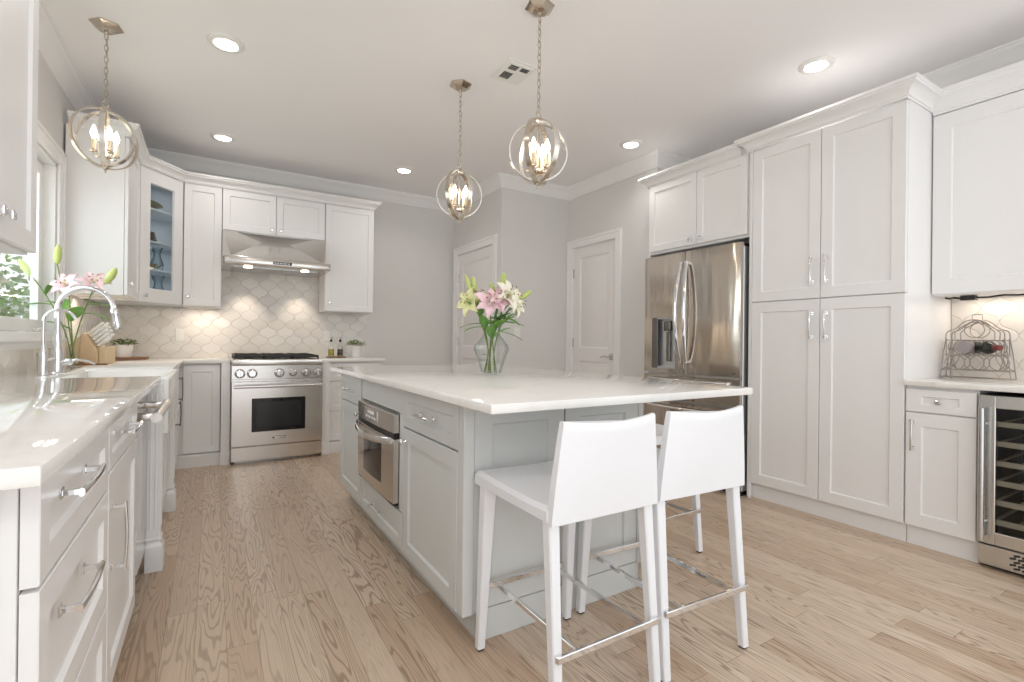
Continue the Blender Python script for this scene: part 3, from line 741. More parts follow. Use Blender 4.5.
fronts(t, FUL, [('door', 4.818, 5.452, ZB+0.004, ZT, ('k', 4.86, ZB+0.09))])
# corner cabinet with a glass door
ca, cb = V3((UX, 5.460, 0)), V3((0.690, FACE_U+0.003, 0))
t = thing('corner_wall_cabinet', (0.3, 5.9, ZB), 'white corner upper cabinet with a glass door showing shelves', 'cabinet')
du = (cb-ca).normalized(); dn = V3((du.y, -du.x, 0))
FC = Face(ca, du, dn); LC = (cb-ca).length
ia, ib = ca-dn*0.023, cb-dn*0.023
out = [(XL+0.012, 5.458), (ia.x-0.002, 5.458), (ib.x, ib.y+0.001), (0.690, YW-0.012), (XL+0.012, YW-0.012)]
m = MB()
m.prism(out, ZB, ZB+0.018); m.prism(out, ZT, ZT+0.02)
m.box(XL+0.012, XL+0.026, 5.458, YW-0.012, ZB, ZT); m.box(XL+0.012, 0.690, YW-0.026, YW-0.012, ZB, ZT); m.box(XL+0.012, ia.x-0.004, 5.458, 5.472, ZB, ZT); m.box(0.676, 0.690, ib.y+0.004, YW-0.012, ZB, ZT)
m.build('body', 'cabin', t)
shz = [ZB+0.018, 1.69, 1.93, 2.21]
for z in shz[1:]:
    MB().prism([(XL+0.03, 5.50), (ia.x-0.01, 5.50), (ib.x-0.03, ib.y+0.01), (0.67, YW-0.03), (XL+0.03, YW-0.03)], z-0.016, z, 0.001).build('shelf', 'cabin', t)
m = MB(); panel_front(m, FC, 0.004, LC-0.004, ZB+0.004, ZT, fw=0.095, hole=True, bw=0.11); dd = m.build('door', 'white', t)
m = MB(); m.obox(FC.p(LC/2, (ZB+ZT)/2, -0.015), du, Z, dn, LC-0.18, ZT-ZB-0.20, 0.004); m.build('glass_pane', 'cabpane', dd)
knob(FC, 0.045, ZB+0.055, dd)
# what stands on its shelves
def vase_profile(s, w=1.0): return [(0, 0), (0.042*s*w, 0), (0.045*s*w, 0.006*s), (0.052*s*w, 0.05*s), (0.030*s*w, 0.12*s), (0.026*s*w, 0.15*s), (0.046*s*w, 0.20*s), (0.043*s*w, 0.20*s), (0.023*s*w, 0.15*s), (0.027*s*w, 0.12*s), (0.048*s*w, 0.05*s), (0, 0.012*s)]
def bowl_profile(r, h): return [(0, 0), (r*0.4, 0), (r*0.45, 0.006), (r*0.8, h*0.5), (r, h), (r*0.97, h), (r*0.76, h*0.55), (0, 0.012)]
def shelf_pt(a, z, back): q = FC.p(a, z, -back); return (q.x, q.y, z+0.001)
tag(MB().lathe(vase_profile(1.15), shelf_pt(0.29, shz[0], 0.10), 24).build('glass_vase', 'vaseglass'), 'waisted clear glass vase on the lowest shelf of the corner cabinet', 'vase', 'glassware in the corner cabinet')
tag(MB().lathe(bowl_profile(0.055, 0.07), shelf_pt(0.15, shz[0], 0.12), 24).build('glass_bowl', 'vaseglass'), 'small clear glass bowl on the lowest corner shelf by the cabinet knob', 'bowl', 'glassware in the corner cabinet')
tag(MB().lathe(vase_profile(1.0), shelf_pt(0.285, shz[1], 0.11), 24).build('glass_vase', 'vaseglass'), 'clear glass vase on the second shelf up in the corner cabinet', 'vase', 'glassware in the corner cabinet')
tag(MB().lathe([(0, 0), (0.045, 0), (0.05, 0.01), (0.05, 0.15), (0.047, 0.15), (0.046, 0.012), (0, 0.01)], shelf_pt(0.13, shz[1], 0.15), 24).build('aqua_jar', 'bluglass'), 'aqua glass jar on the second shelf of the corner cabinet', 'jar', 'glassware in the corner cabinet')
tag(MB().lathe(bowl_profile(0.035, 0.045), shelf_pt(0.19, shz[1], 0.055), 20).build('small_dish', 'dish'), 'tiny metallic dish in front of the aqua jar', 'dish', 'dishes in the corner cabinet')
m = MB()
for k in range(4): m.lathe([(0, 0), (0.05, 0), (0.085-0.006*k, 0.014), (0.082-0.006*k, 0.016), (0, 0.006)], V3(shelf_pt(0.18, shz[2], 0.12))+V3((0, 0, 0.02*k)), 24)
tag(m.build('dish_stack', 'dish'), 'stack of tarnished dishes on the third corner shelf', 'dishes', 'dishes in the corner cabinet')
m = MB(); q = V3(shelf_pt(0.20, shz[3], 0.12))
m.lathe([(0, 0), (0.03, 0), (0.045, 0.02), (0.095, 0.055), (0.092, 0.058), (0.04, 0.026), (0, 0.014)], q, 24, (0.25, 0.1, 1)); tag(m.build('shell_bowl', 'dish'), 'tilted metallic bowl on the top corner shelf', 'bowl', 'dishes in the corner cabinet')
for zc_ in (1.665, 1.905, 2.185, ZT-0.012): light('cabinet_fill', 'AREA', (0.46, 5.84, zc_), 0.26, (0.97, 0.98, 1), shape='DISK', size=0.07)  # added fill, one per shelf bay, to brighten the interior; no visible fixture

t = thing('wall_cabinet', (0.84, 5.97, ZB), 'tall white upper cabinet between the glass corner cabinet and the hood', 'cabinet', 'back wall cabinets')
MB().box(0.693, 0.992, bodyU, YW-0.012, ZB, ZT+0.02, 0.001).build('body', 'white', t)
fronts(t, FU, [('door', 0.695, 0.991, ZB+0.004, ZT, ('k', 0.727, ZB+0.085))])
t = thing('wall_cabinet', (1.454, 5.97, 2.12), 'short white two-door upper cabinet directly over the hood', 'cabinet', 'back wall cabinets')
MB().box(0.995, 1.912, bodyU, YW-0.012, 2.12, ZT+0.02, 0.001).build('body', 'white', t)
fronts(t, FU, [('door', 0.996, 1.453, 2.127, ZT, ('k', 1.412, 2.175)), ('door', 1.455, 1.911, 2.127, ZT, ('k', 1.495, 2.175))])
t = thing('wall_cabinet', (2.17, 5.97, ZB), 'tall white upper cabinet right of the hood', 'cabinet', 'back wall cabinets')
MB().box(1.916, 2.42, bodyU, YW-0.012, ZB, ZT+0.02, 0.001).build('body', 'white', t)
fronts(t, FU, [('door', 1.918, 2.419, ZB+0.004, ZT, ('k', 1.965, ZB+0.09))])
# crown over the cabinets
def cab_crown(z0, h=0.085, o=0.062):
    k = h/0.085; return [(0.001, z0), (0.006, z0), (0.006, z0+0.010*k), (0.012, z0+0.012*k), (0.012, z0+0.020*k), (0.020, z0+0.034*k), (0.034, z0+0.046*k), (o-0.014, z0+0.056*k), (o-0.009, z0+0.056*k), (o-0.009, z0+0.066*k), (o, z0+0.070*k), (o, z0+h), (0.001, z0+h)]
m = MB(); sweep(m, [(XL+0.03, 4.815), (UX, 4.815), (UX, 5.460), (0.690, FACE_U), (2.42, FACE_U), (2.42, YW-0.012)], cab_crown(ZT+0.003))
tag(m.build('crown_molding', 'white'), 'white crown molding along the tops of the back and corner upper cabinets', 'molding', 'cabinet crowns')

def strip_light(name, x, y, z, lx, ly, p):
    light(name, 'AREA', (x, y, z), p, WARM, shape='RECTANGLE', size=lx, size_y=ly)
m = MB(); m.box(0.10, 0.36, 5.10, 5.16, ZB-0.014, ZB-0.001, 0.002); tag(m.build('undercabinet_light', 'plastic'), 'slim white light bar under the cabinet beside the window', 'light', 'under-cabinet lights'); strip_light('under_lamp', 0.23, 5.13, ZB-0.018, 0.24, 0.04, 1.1)
m = MB(); m.box(0.74, 0.95, 5.95, 6.0, ZB-0.014, ZB-0.001, 0.002); tag(m.build('undercabinet_light', 'plastic'), 'slim white light bar under the cabinet left of the hood', 'light', 'under-cabinet lights'); strip_light('under_lamp', 0.845, 5.975, ZB-0.018, 0.2, 0.04, 0.7)

# ------------------------------------------------------------------ right-hand run
TY0, TY1, TY2 = 1.641, 2.097, 2.561
bodyR = FACE_R+FACEW+0.001
t = thing('pantry_cabinet', (4.56, 2.11, 0), 'tall white four-door pantry cabinet right of the fridge', 'cabinet')
m = MB(); m.box(bodyR, XR-0.002, TY0+0.001, TY2+0.022, 0.10, 2.53, 0.001); m.box(FACE_R+0.036, XR-0.002, TY0+0.001, TY2+0.022, 0, 0.10); m.build('body', 'white', t)
m = MB(); m.box(FACE_R-0.002, bodyR, TY2+0.001, TY2+0.022, 0.0, 2.53, 0.001); m.build('filler', 'white', t)
ZM = 1.402
fronts(t, FR, [('door', TY0+0.002, TY1-0.001, 0.111, ZM-0.002, ('v', TY1-0.042, 1.23, 0.175), 0.068), ('door', TY1+0.001, TY2, 0.111, ZM-0.002, ('v', TY1+0.046, 1.23, 0.175), 0.068),
               ('door', TY0+0.002, TY1-0.001, ZM+0.002, 2.488, ('v', TY1-0.042, 1.585, 0.175), 0.068), ('door', TY1+0.001, TY2, ZM+0.002, 2.488, ('v', TY1+0.046, 1.585, 0.175), 0.068)])
t = thing('overhead_cabinet', (4.56, 3.07, 1.88), 'white two-door cabinet above the fridge', 'cabinet')
m = MB(); m.box(bodyR, XR-0.002, TY2+0.024, 3.55, 1.885, 2.53, 0.001); m.build('body', 'white', t)
m = MB(); m.box(FACE_R+0.03, XR-0.002, 3.552, 3.572, 0.0, 2.53, 0.001); m.build('side_panel', 'white', t)
fronts(t, FR, [('door', TY2+0.045, 3.044, 1.905, 2.488, ('k', 2.995, 1.945)), ('door', 3.046, 3.545, 1.905, 2.488, ('k', 3.095, 1.945))])
m = MB(); sweep(m, [(XR-0.01, 3.574), (FACE_R+0.012, 3.574), (FACE_R+0.012, TY2+0.098)], cab_crown(2.490, 0.086, 0.064))
tag(m.build('crown_molding', 'white'), 'white crown molding above the fridge cabinet', 'molding', 'cabinet crowns')
m = MB(); sweep(m, [(FACE_R+0.020, TY2+0.028), (FACE_R-0.012, TY2+0.028), (FACE_R-0.012, TY0), (XR-0.01, TY0)], cab_crown(2.489, 0.092, 0.070))
tag(m.build('crown_molding', 'white'), 'white crown molding on top of the tall pantry cabinet', 'molding', 'cabinet crowns')
t = thing('base_cabinet', (4.56, 1.485, 0), 'narrow white base cabinet between pantry and wine cooler', 'cabinet')
m = MB(); m.box(bodyR, XR-0.012, 1.334, 1.6385, 0.10, 0.883, 0.001); m.box(FACE_R+0.036, XR-0.012, 1.334, 1.6385, 0, 0.10); m.build('body', 'white', t)
fronts(t, FR, [('drawer', 1.337, 1.637, 0.742, 0.868, ('k', 1.487, 0.805), 0.068), ('door', 1.337, 1.637, 0.111, 0.737, ('v', 1.60, 0.615, 0.17), 0.07)])
# wall cabinet above
FRU = Face((4.566, 0, 0), (0, 1, 0), (-1, 0, 0))
t = thing('wall_cabinet', (4.72, 1.2, 1.404), 'white upper cabinet over the wine rack at the right edge', 'cabinet')
m = MB(); m.box(4.588, XR-0.010, 0.5, 1.636, 1.404, 2.53, 0.001); m.build('body', 'white', t)
fronts(t, FRU, [('door', 1.064, 1.636, 1.408, 2.465, None, 0.085), ('door', 0.504, 1.06, 1.408, 2.465, ('k', 1.02, 1.47), 0.085)])
m = MB(); sweep(m, [(4.57, 1.636), (4.57, 0.5)], cab_crown(2.468, 0.125, 0.066))
tag(m.build('crown_molding', 'white'), 'white crown molding over the wine rack cabinet', 'molding', 'cabinet crowns')
m = MB(); m.box(4.70, 4.745, 1.475, 1.545, 1.376, 1.403, 0.003); t = tag(m.build('power_strip', 'black'), 'black power strip with a cable under the right upper cabinet', 'power strip')
c = MB(); c.tube([(4.722, 1.545, 1.39), (4.71, 1.575, 1.394), (4.73, 1.60, 1.392), (4.75, 1.625, 1.398)], 0.006, 8); c.build('cable', 'black', t)
c = MB(); c.tube([(4.722, 1.475, 1.39), (4.71, 1.42, 1.388), (4.715, 1.36, 1.396), (4.72, 1.30, 1.392), (4.71, 1.2, 1.397), (4.72, 0.9, 1.39), (4.72, 0.7, 1.396)], 0.005, 8); c.build('cable', 'black', t)
strip_light('under_lamp', 4.80, 1.30, 1.395, 0.05, 0.5, 0.7)

# wine cooler
t = thing('wine_cooler', (4.56, 1.03, 0), 'stainless framed wine cooler with dark glass door under the right worktop', 'wine cooler')
wx = FACE_R-0.02; y0, y1 = 0.73, 1.325
m = MB(); xb = XR-0.03
m.box(xb-0.01, xb, y0, y1, 0.10, 0.86); m.box(wx+0.05, xb, y0, y0+0.02, 0.10, 0.86); m.box(wx+0.05, xb, y1-0.02, y1, 0.10, 0.86); m.box(wx+0.05, xb, y0, y1, 0.84, 0.862); m.box(wx+0.05, xb, y0, y1, 0.0, 0.115); m.build('body', 'coolin', t)
for k in range(6):
    z = 0.215+k*0.098
    s = MB(); s.box(wx+0.055, wx+0.075, y0+0.03, y1-0.03, z, z+0.026, 0.002)
    for q in range(7): s.box(wx+0.075, xb-0.02, y0+0.04+q*0.085, y0+0.052+q*0.085, z+0.004, z+0.012)
    s.build('shelf', 'shelfwood', t)
d = MB(); fw = 0.062
d.box(wx, wx+0.042, y1-fw, y1, 0.128, 0.862, 0.003); d.box(wx, wx+0.042, y0, y0+fw, 0.128, 0.862, 0.003); d.box(wx, wx+0.042, y0+fw, y1-fw, 0.128, 0.19, 0.003); d.box(wx, wx+0.042, y0+fw, y1-fw, 0.80, 0.862, 0.003); d = d.build('door', 'steelC', t)
MB().box(wx+0.018, wx+0.024, y0+fw, y1-fw, 0.19, 0.80).build('glass_pane', 'coolglass', d)
h = MB(); h.tube([(wx-0.042, y1-0.022, 0.155), (wx-0.042, y1-0.022, 0.80)], 0.0125, 18)
for z in (0.235, 0.72): h.tube([(wx+0.003, y1-0.022, z), (wx-0.042, y1-0.022, z)], 0.008, 12)
h.build('handle', 'nickel', d)
g = MB(); g.box(wx+0.004, wx+0.04, y0, y1, 0.022, 0.120, 0.003); g = g.build('grille', 'steelC', t)
sl = MB()
for r_ in range(5):
    for q in range(15):
        yy = y0+0.055+q*0.0285+(0.014 if r_ % 2 else 0); sl.obox((wx+0.0035, yy, 0.040+r_*0.0155), (1, 0, 0), (0, 0.97, -0.24), (0, 0.24, 0.97), 0.003, 0.0235, 0.010, 0.001)
sl.build('vent_slots', 'ventdark', g)
m = MB()
for xx in (wx+0.08, xb-0.06):
    for yy in (y0+0.04, y1-0.04): m.lathe([(0.018, 0), (0.018, 0.024)], (xx, yy, 0), 12)
m.build('feet', 'rubber', t)

# ------------------------------------------------------------------ fridge
FY0, FY1 = 2.594, 3.510; fx = 4.140
t = thing('refrigerator', (4.5, 3.06, 0), 'stainless french-door refrigerator with water dispenser', 'refrigerator')
MB().box(4.196, XR-0.03, FY0+0.004, FY1-0.006, 0.035, 1.815, 0.004).build('body', 'steelG', t)
m = MB(); m.box(4.205, XR-0.05, FY0+0.02, FY1-0.02, 0.0, 0.05); m.build('base_grille', 'black', t)
m = MB()
for yy in (FY0+0.05, FY1-0.05): m.box(4.19, 4.33, yy-0.035, yy+0.035, 1.812, 1.845, 0.006, 2)
m.build('hinge_cover', 'black', t)
def door_slab(name, a0, a1, z0, z1, hole=None):
    """a slightly bowed steel front"""
    m = MB(); n = 18; ya, yb2 = a0+0.002, a1-0.002
    def bow(y):
        k = (y-FY0)/(FY1-FY0)*2-1; return fx+0.012*k*k
    front = [(bow(ya+(yb2-ya)*k/n), ya+(yb2-ya)*k/n) for k in range(n+1)]
    def piece(p0, p1, zz0, zz1):
        ys = [p0+(p1-p0)*k/n for k in range(n+1)]
        poly = [(bow(y), y) for y in ys]; poly[0] = (poly[0][0]+0.004, p0); poly[-1] = (poly[-1][0]+0.004, p1)
        m.prism(poly+[(4.188, p1), (4.188, p0)], zz0, zz1)
    if hole:
        h0, h1, hz0, hz1 = hole
        piece(ya, yb2, z0, hz0); piece(ya, yb2, hz1, z1); piece(ya, h0, hz0, hz1); piece(h1, yb2, hz0, hz1)
    else: piece(ya, yb2, z0, z1)
    return m.build(name, 'steelF', t, smooth=25)
split = 3.072
DH = (3.165, 3.415, 0.895, 1.32)
dR = door_slab('door', FY0, split, 0.862, 1.838); dL = door_slab('door', split, FY1, 0.862, 1.838, DH)
d2 = door_slab('drawer', FY0, FY1, 0.645, 0.842); d3 = door_slab('drawer', FY0, FY1, 0.055, 0.625)
def fr_handle(y, door, sg):
    h = MB(); pts = []; n = 18
    for k in range(n+1):
        s_ = k/n; z = 0.955+0.79*s_; o = 0.022+0.050*math.sin(PI*s_)**0.8
        pts.append(V3((fx-o, y+sg*0.016*math.sin(PI*s_), z)))
    rings = []
    for p in pts: rings.append([p+V3((0.009*math.sin(q), 0.017*math.cos(q), 0)) for q in [2*PI*j/12 for j in range(12)]])
    h.loft(rings); h.box(fx-0.03, fx+0.006, y-0.014, y+0.014, 0.945, 0.975, 0.004); h.box(fx-0.03, fx+0.006, y-0.014, y+0.014, 1.725, 1.755, 0.004)
    h.build('handle', 'chrome', door)
fr_handle(split-0.030, dR, -1); fr_handle(split+0.024, dL, 1)
for dr, z in ((d2, 0.81), (d3, 0.585)):
    h = MB(); pts = [V3((fx-0.02-0.03*math.sin(PI*k/14), FY0+0.08+(FY1-FY0-0.16)*k/14, z)) for k in range(15)]; h.tube(pts, 0.011, 12)
    for yy in (FY0+0.09, FY1-0.09): h.box(fx-0.024, fx+0.012, yy-0.012, yy+0.012, z-0.012, z+0.012, 0.004)
    h.build('handle', 'chrome', dr)
m = MB(); h0, h1, hz0, hz1 = DH; m.box(4.180, 4.189, h0, h1, hz0, hz1); m.box(fx+0.01, 4.186, h0, h0+0.012, hz0, hz1, 0.002); m.box(fx+0.01, 4.186, h1-0.012, h1, hz0, hz1, 0.002); m.box(fx+0.008, 4.186, h0, h1, hz0, hz0+0.016, 0.002); m.box(fx+0.01, 4.186, h0, h1, hz1-0.016, hz1, 0.002)
disp = m.build('dispenser', 'dispenser', dL)
# control glass beside the recess, spout and lever
m = MB(); m.box(fx+0.002, fx+0.012, h1-0.062, h1-0.001, hz0, hz1, 0.002); m.box(fx+0.002, 4.179, h0+0.05, h0+0.125, hz1-0.115, hz1-0.03, 0.008, 2); m.box(4.155, 4.179, h0+0.07, h0+0.105, hz0+0.06, hz1-0.12, 0.004); m.build('dispenser_controls', 'bronze', dL)
m = MB(); m.box(fx+0.009, fx+0.0105, FY0+0.035, FY0+0.085, 0.878, 0.892); m.build('badge', 'bronze', dR)

# ------------------------------------------------------------------ island
IY0, IY1 = 2.03, 3.99
t = thing('kitchen_island', (2.2, 3.0, 0), 'pale grey-green kitchen island holding a small built-in oven', 'kitchen island')
m = MB(); m.box(FACE_I+0.0225, 2.586, IY0+0.02, 2.735, 0.10, 0.883); m.box(FACE_I+0.0225, 2.586, 3.415, IY1, 0.10, 0.883)
m.box(FACE_I+0.0225, 2.586, 2.735, 3.415, 0.10, 0.300); m.box(2.30, 2.586, 2.735, 3.415, 0.300, 0.883); m.box(FACE_I+0.0225, 2.30, 2.735, 3.415, 0.752, 0.883)
m.build('body', 'island', t)
m = MB(); m.box(1.765, 2.57, IY0+0.015, IY1-0.02, 0, 0.10); m.box(1.765, 2.58, IY0+0.006, IY0+0.03, 0, 0.115, 0.002); m.build('toe_kick', 'island', t)
m = MB(); m.box(FACE_I+0.002, FACE_I+0.045, IY0-0.005, IY0+0.045, 0.112, 0.883, 0.003); m.build('corner_post', 'island', t)
FN = Face((0, IY0, 0), (1, 0, 0), (0, -1, 0))
for a0, a1 in ((1.738, 2.145), (2.152, 2.56)):
    m = MB(); panel_front(m, FN, a0, a1, 0.122, 0.882, t=0.019, fw=0.075, rec=0.009, bev=0.007, bw=0.085); m.build('end_panel', 'island', t)
m = MB(); m.box(2.561, 2.59, IY0-0.003, IY0+0.03, 0.112, 0.883, 0.002); m.build('corner_post', 'island', t)
fronts(t, FI, [('drawer', 2.075, 2.665, 0.700, 0.868, ('h', 2.37, 0.785, 0.165), 0.045), ('door', 2.075, 2.665, 0.11, 0.695, ('k', 2.635, 0.635), 0.062),
               ('drawer', 2.675, 3.425, 0.11, 0.285, ('h', 3.05, 0.205, 0.165), 0.05),
               ('drawer', 3.435, 3.985, 0.700, 0.868, ('h', 3.71, 0.785, 0.14), 0.045), ('door', 3.435, 3.985, 0.11, 0.695, ('k', 3.465, 0.655), 0.062)], 'island')
m = MB(); m.box(FACE_I+0.004, FACE_I+0.022, 2.675, 3.425, 0.755, 0.880, 0.001); m.box(FACE_I+0.004, FACE_I+0.022, 2.675, 2.728, 0.292, 0.754); m.box(FACE_I+0.004, FACE_I+0.022, 3.42, 3.425, 0.292, 0.754); m.build('filler_panel', 'island', t)
tag(MB().prism([(1.63, 1.713), (2.924, 1.713), (2.924, 4.03), (1.63, 4.03)], 0.8845, 0.915, 0.004, 2).build('worktop', 'quartz'), 'large white quartz worktop covering the island', 'countertop', 'stone worktops')
# oven in the island
t = thing('built_in_oven', (1.95, 3.07, 0.30), 'small stainless oven built into the side of the island', 'oven')
oy0, oy1 = 2.738, 3.410; ox = FACE_I-0.022
MB().box(ox+0.03, 2.28, oy0, oy1, 0.305, 0.748, 0.002).build('body', 'steelG', t)
def bowed(y0, y1, z0, z1, amp, name, mat, parent, x=ox, n=16, back=0.03):
    ys = [y0+(y1-y0)*k/n for k in range(n+1)]
    poly = [(x-amp*(1-((2*k/n)-1)**2), y) for k, y in enumerate(ys)]
    return MB().prism(poly+[(x+back, y1), (x+back, y0)], z0, z1, 0.0015).build(name, mat, parent, smooth=25)
cp = bowed(oy0, oy1, 0.655, 0.745, 0.012, 'control_panel', 'steelY', t)
m = MB(); m.box(ox-0.0145, ox-0.008, 2.98, 3.22, 0.672, 0.730, 0.001); dp = m.build('display', 'nickel', cp)
m = MB()
for q in range(4): m.box(ox-0.016, ox-0.0135, 3.0+q*0.05, 3.03+q*0.05, 0.682, 0.694)
m.box(ox-0.016, ox-0.0135, 3.03, 3.15, 0.706, 0.722); m.build('buttons', 'plastic', dp)
bowed(oy0+0.006, oy1-0.006, 0.628, 0.653, 0.006, 'gap_strip', 'black', t)
dd = bowed(oy0, oy1, 0.318, 0.626, 0.010, 'oven_door', 'steelY', t)
bowed(2.86, 3.30, 0.378, 0.592, 0.010, 'window', 'ovenglass', dd, x=ox-0.0035, back=0.004)
h = MB(); rings = []
for k in range(17):
    s_ = k/16; y = oy0+0.02+(oy1-oy0-0.04)*s_; o = 0.010+0.052*math.sin(PI*s_)**0.7; p = V3((ox-o, y, 0.618-0.012*math.sin(PI*s_)))
    rings.append([p+V3((0.008*math.cos(q), 0, 0.017*math.sin(q))) for q in [2*PI*j/12 for j in range(12)]])
h.loft(rings); h.build('handle', 'chrome', dd)
MB().box(ox+0.004, ox+0.03, oy0+0.01, oy1-0.01, 0.305, 0.317).build('base_trim', 'black', t)

# ------------------------------------------------------------------ bar stools
def make_stool(loc, label):
    """built facing +y round its own centre"""
    t = thing('bar_stool', loc, label, 'stool', 'white bar stools')
    o = V3(loc)
    hw, yf_, yb_ = 0.205, 0.235, -0.235          # half width, front and back leg planes
    def P(x, y, z): return (o.x+x, o.y+y, o.z+z)
    # seat: cushioned slab with a slight dish
    def seat_ring(y, dz):
        w = hw+0.008; top = 0.642+dz; bot = 0.588
        xs = [-w, -w*0.94, -w*0.6, 0, w*0.6, w*0.94, w]; zs = [top-0.014, top-0.002, top-0.003, top-0.007, top-0.003, top-0.002, top-0.014]
        return [P(x, y, z) for x, z in zip(xs, zs)] + [P(w, y, bot+0.004), P(w-0.006, y, bot), P(-w+0.006, y, bot), P(-w, y, bot+0.004)]
    m = MB(); m.loft([seat_ring(y, dz) for y, dz in ((0.250, -0.020), (0.246, -0.004), (0.225, 0.0), (0.1, -0.006), (-0.1, -0.010), (-0.196, -0.006))]); m.build('seat', 'leather', t)
    # backrest: bowed, tapering shell leaning back
    m = MB(); nz, nx = 12, 12
    def shell(s_, q, off):
        z = 0.584+0.277*s_; w = 0.211-0.029*s_**1.2; x = (q*2-1)*w
        y = -0.190-0.016*s_-0.012-0.020*(1-(q*2-1)**2)*s_ + off
        zz = z + 0.012*((q*2-1)**2)*s_
        return V3(P(x, y, zz))
    th = 0.030; tm = bmesh.new()
    def ringp(s_):
        fr = [shell(s_, k/nx, th/2-0.006*s_) for k in range(nx+1)]; bk = [shell(s_, k/nx, -th/2+0.003*s_) for k in range(nx, -1, -1)]
        return fr+bk
    rings = [ringp(k/nz) for k in range(nz+1)]
    top = ringp(1.0); cen = [(a+b)/2 for a, b in zip(top, top[::-1])]
    rings.append([p*0.55+c_*0.45+Z*0.006 for p, c_ in zip(top, cen)])
    m.loft(rings); m.build('backrest', 'leather', t, smooth=50)
    for sx, sy in ((-1, 1), (1, 1), (-1, -1), (1, -1)):
        m = MB(); yy = yf_ if sy > 0 else yb_; a, b_ = (0.046, 0.029) if sy > 0 else (0.038, 0.029)
        xt, xb = sx*(hw-a/2+0.002), sx*(hw+0.004-b_/2)
        yt_, ybm = (0.222-a/2, 0.243-b_/2) if sy > 0 else (-0.181, -0.245+b_/2)
        rings = []
        for z, w, x, y in ((0.592 if sy > 0 else 0.600, a, xt, yt_), (0.30, (a+b_)/2, (xt+xb)/2, (yt_+ybm)/2), (0.008, b_, xb, ybm)):
            h_ = w/2; c_ = 0.004
            rings.append([P(x+px, y+py, z) for px, py in ((-h_+c_, -h_), (h_-c_, -h_), (h_, -h_+c_), (h_, h_-c_), (h_-c_, h_), (-h_+c_, h_), (-h_, h_-c_), (-h_, -h_+c_))])
        m.loft(rings); lg = m.build('leg', 'leather', t)
        g = MB(); g.box(o.x+xb-0.011, o.x+xb+0.011, o.y+ybm-0.011, o.y+ybm+0.011, o.z, o.z+0.010, 0.001); g.build('glide', 'rubber', lg)
    zr = 0.222; r_ = 0.0075
    f = MB(); f.obox(P(0, 0.226, zr), (1, 0, 0), (0, 1, 0), (0, 0, 1), 2*hw-0.03, 0.012, 0.020, 0.002); f.build('footrest', 'chrome', t)
    f = MB(); f.obox(P(0, -0.238, zr), (1, 0, 0), (0, 1, 0), (0, 0, 1), 2*hw-0.004, 0.012, 0.020, 0.002); f.build('back_bar', 'chrome', t)
    for sx in (-1, 1):
        f = MB(); f.obox(P(sx*0.13, -0.006, zr), (1, 0, 0), (0, 1, 0), (0, 0, 1), 0.012, 0.458, 0.018, 0.002); f.build('side_bar', 'chrome', t)
    return t
st = make_stool((1.947, 1.768, 0), 'white leather bar stool nearest the corner of the island by the oven side')
copy_tree(st, (2.400, 1.764, 0), -0.05, 'white leather bar stool standing second along the island, its back to the camera')
s3 = copy_tree(st, (2.940, 2.37, 0), 0, 'white backless stool mostly hidden at the fridge side of the island')
for ch in list(s3.children):
    if ch.name.startswith('backrest'): bpy.data.objects.remove(ch)

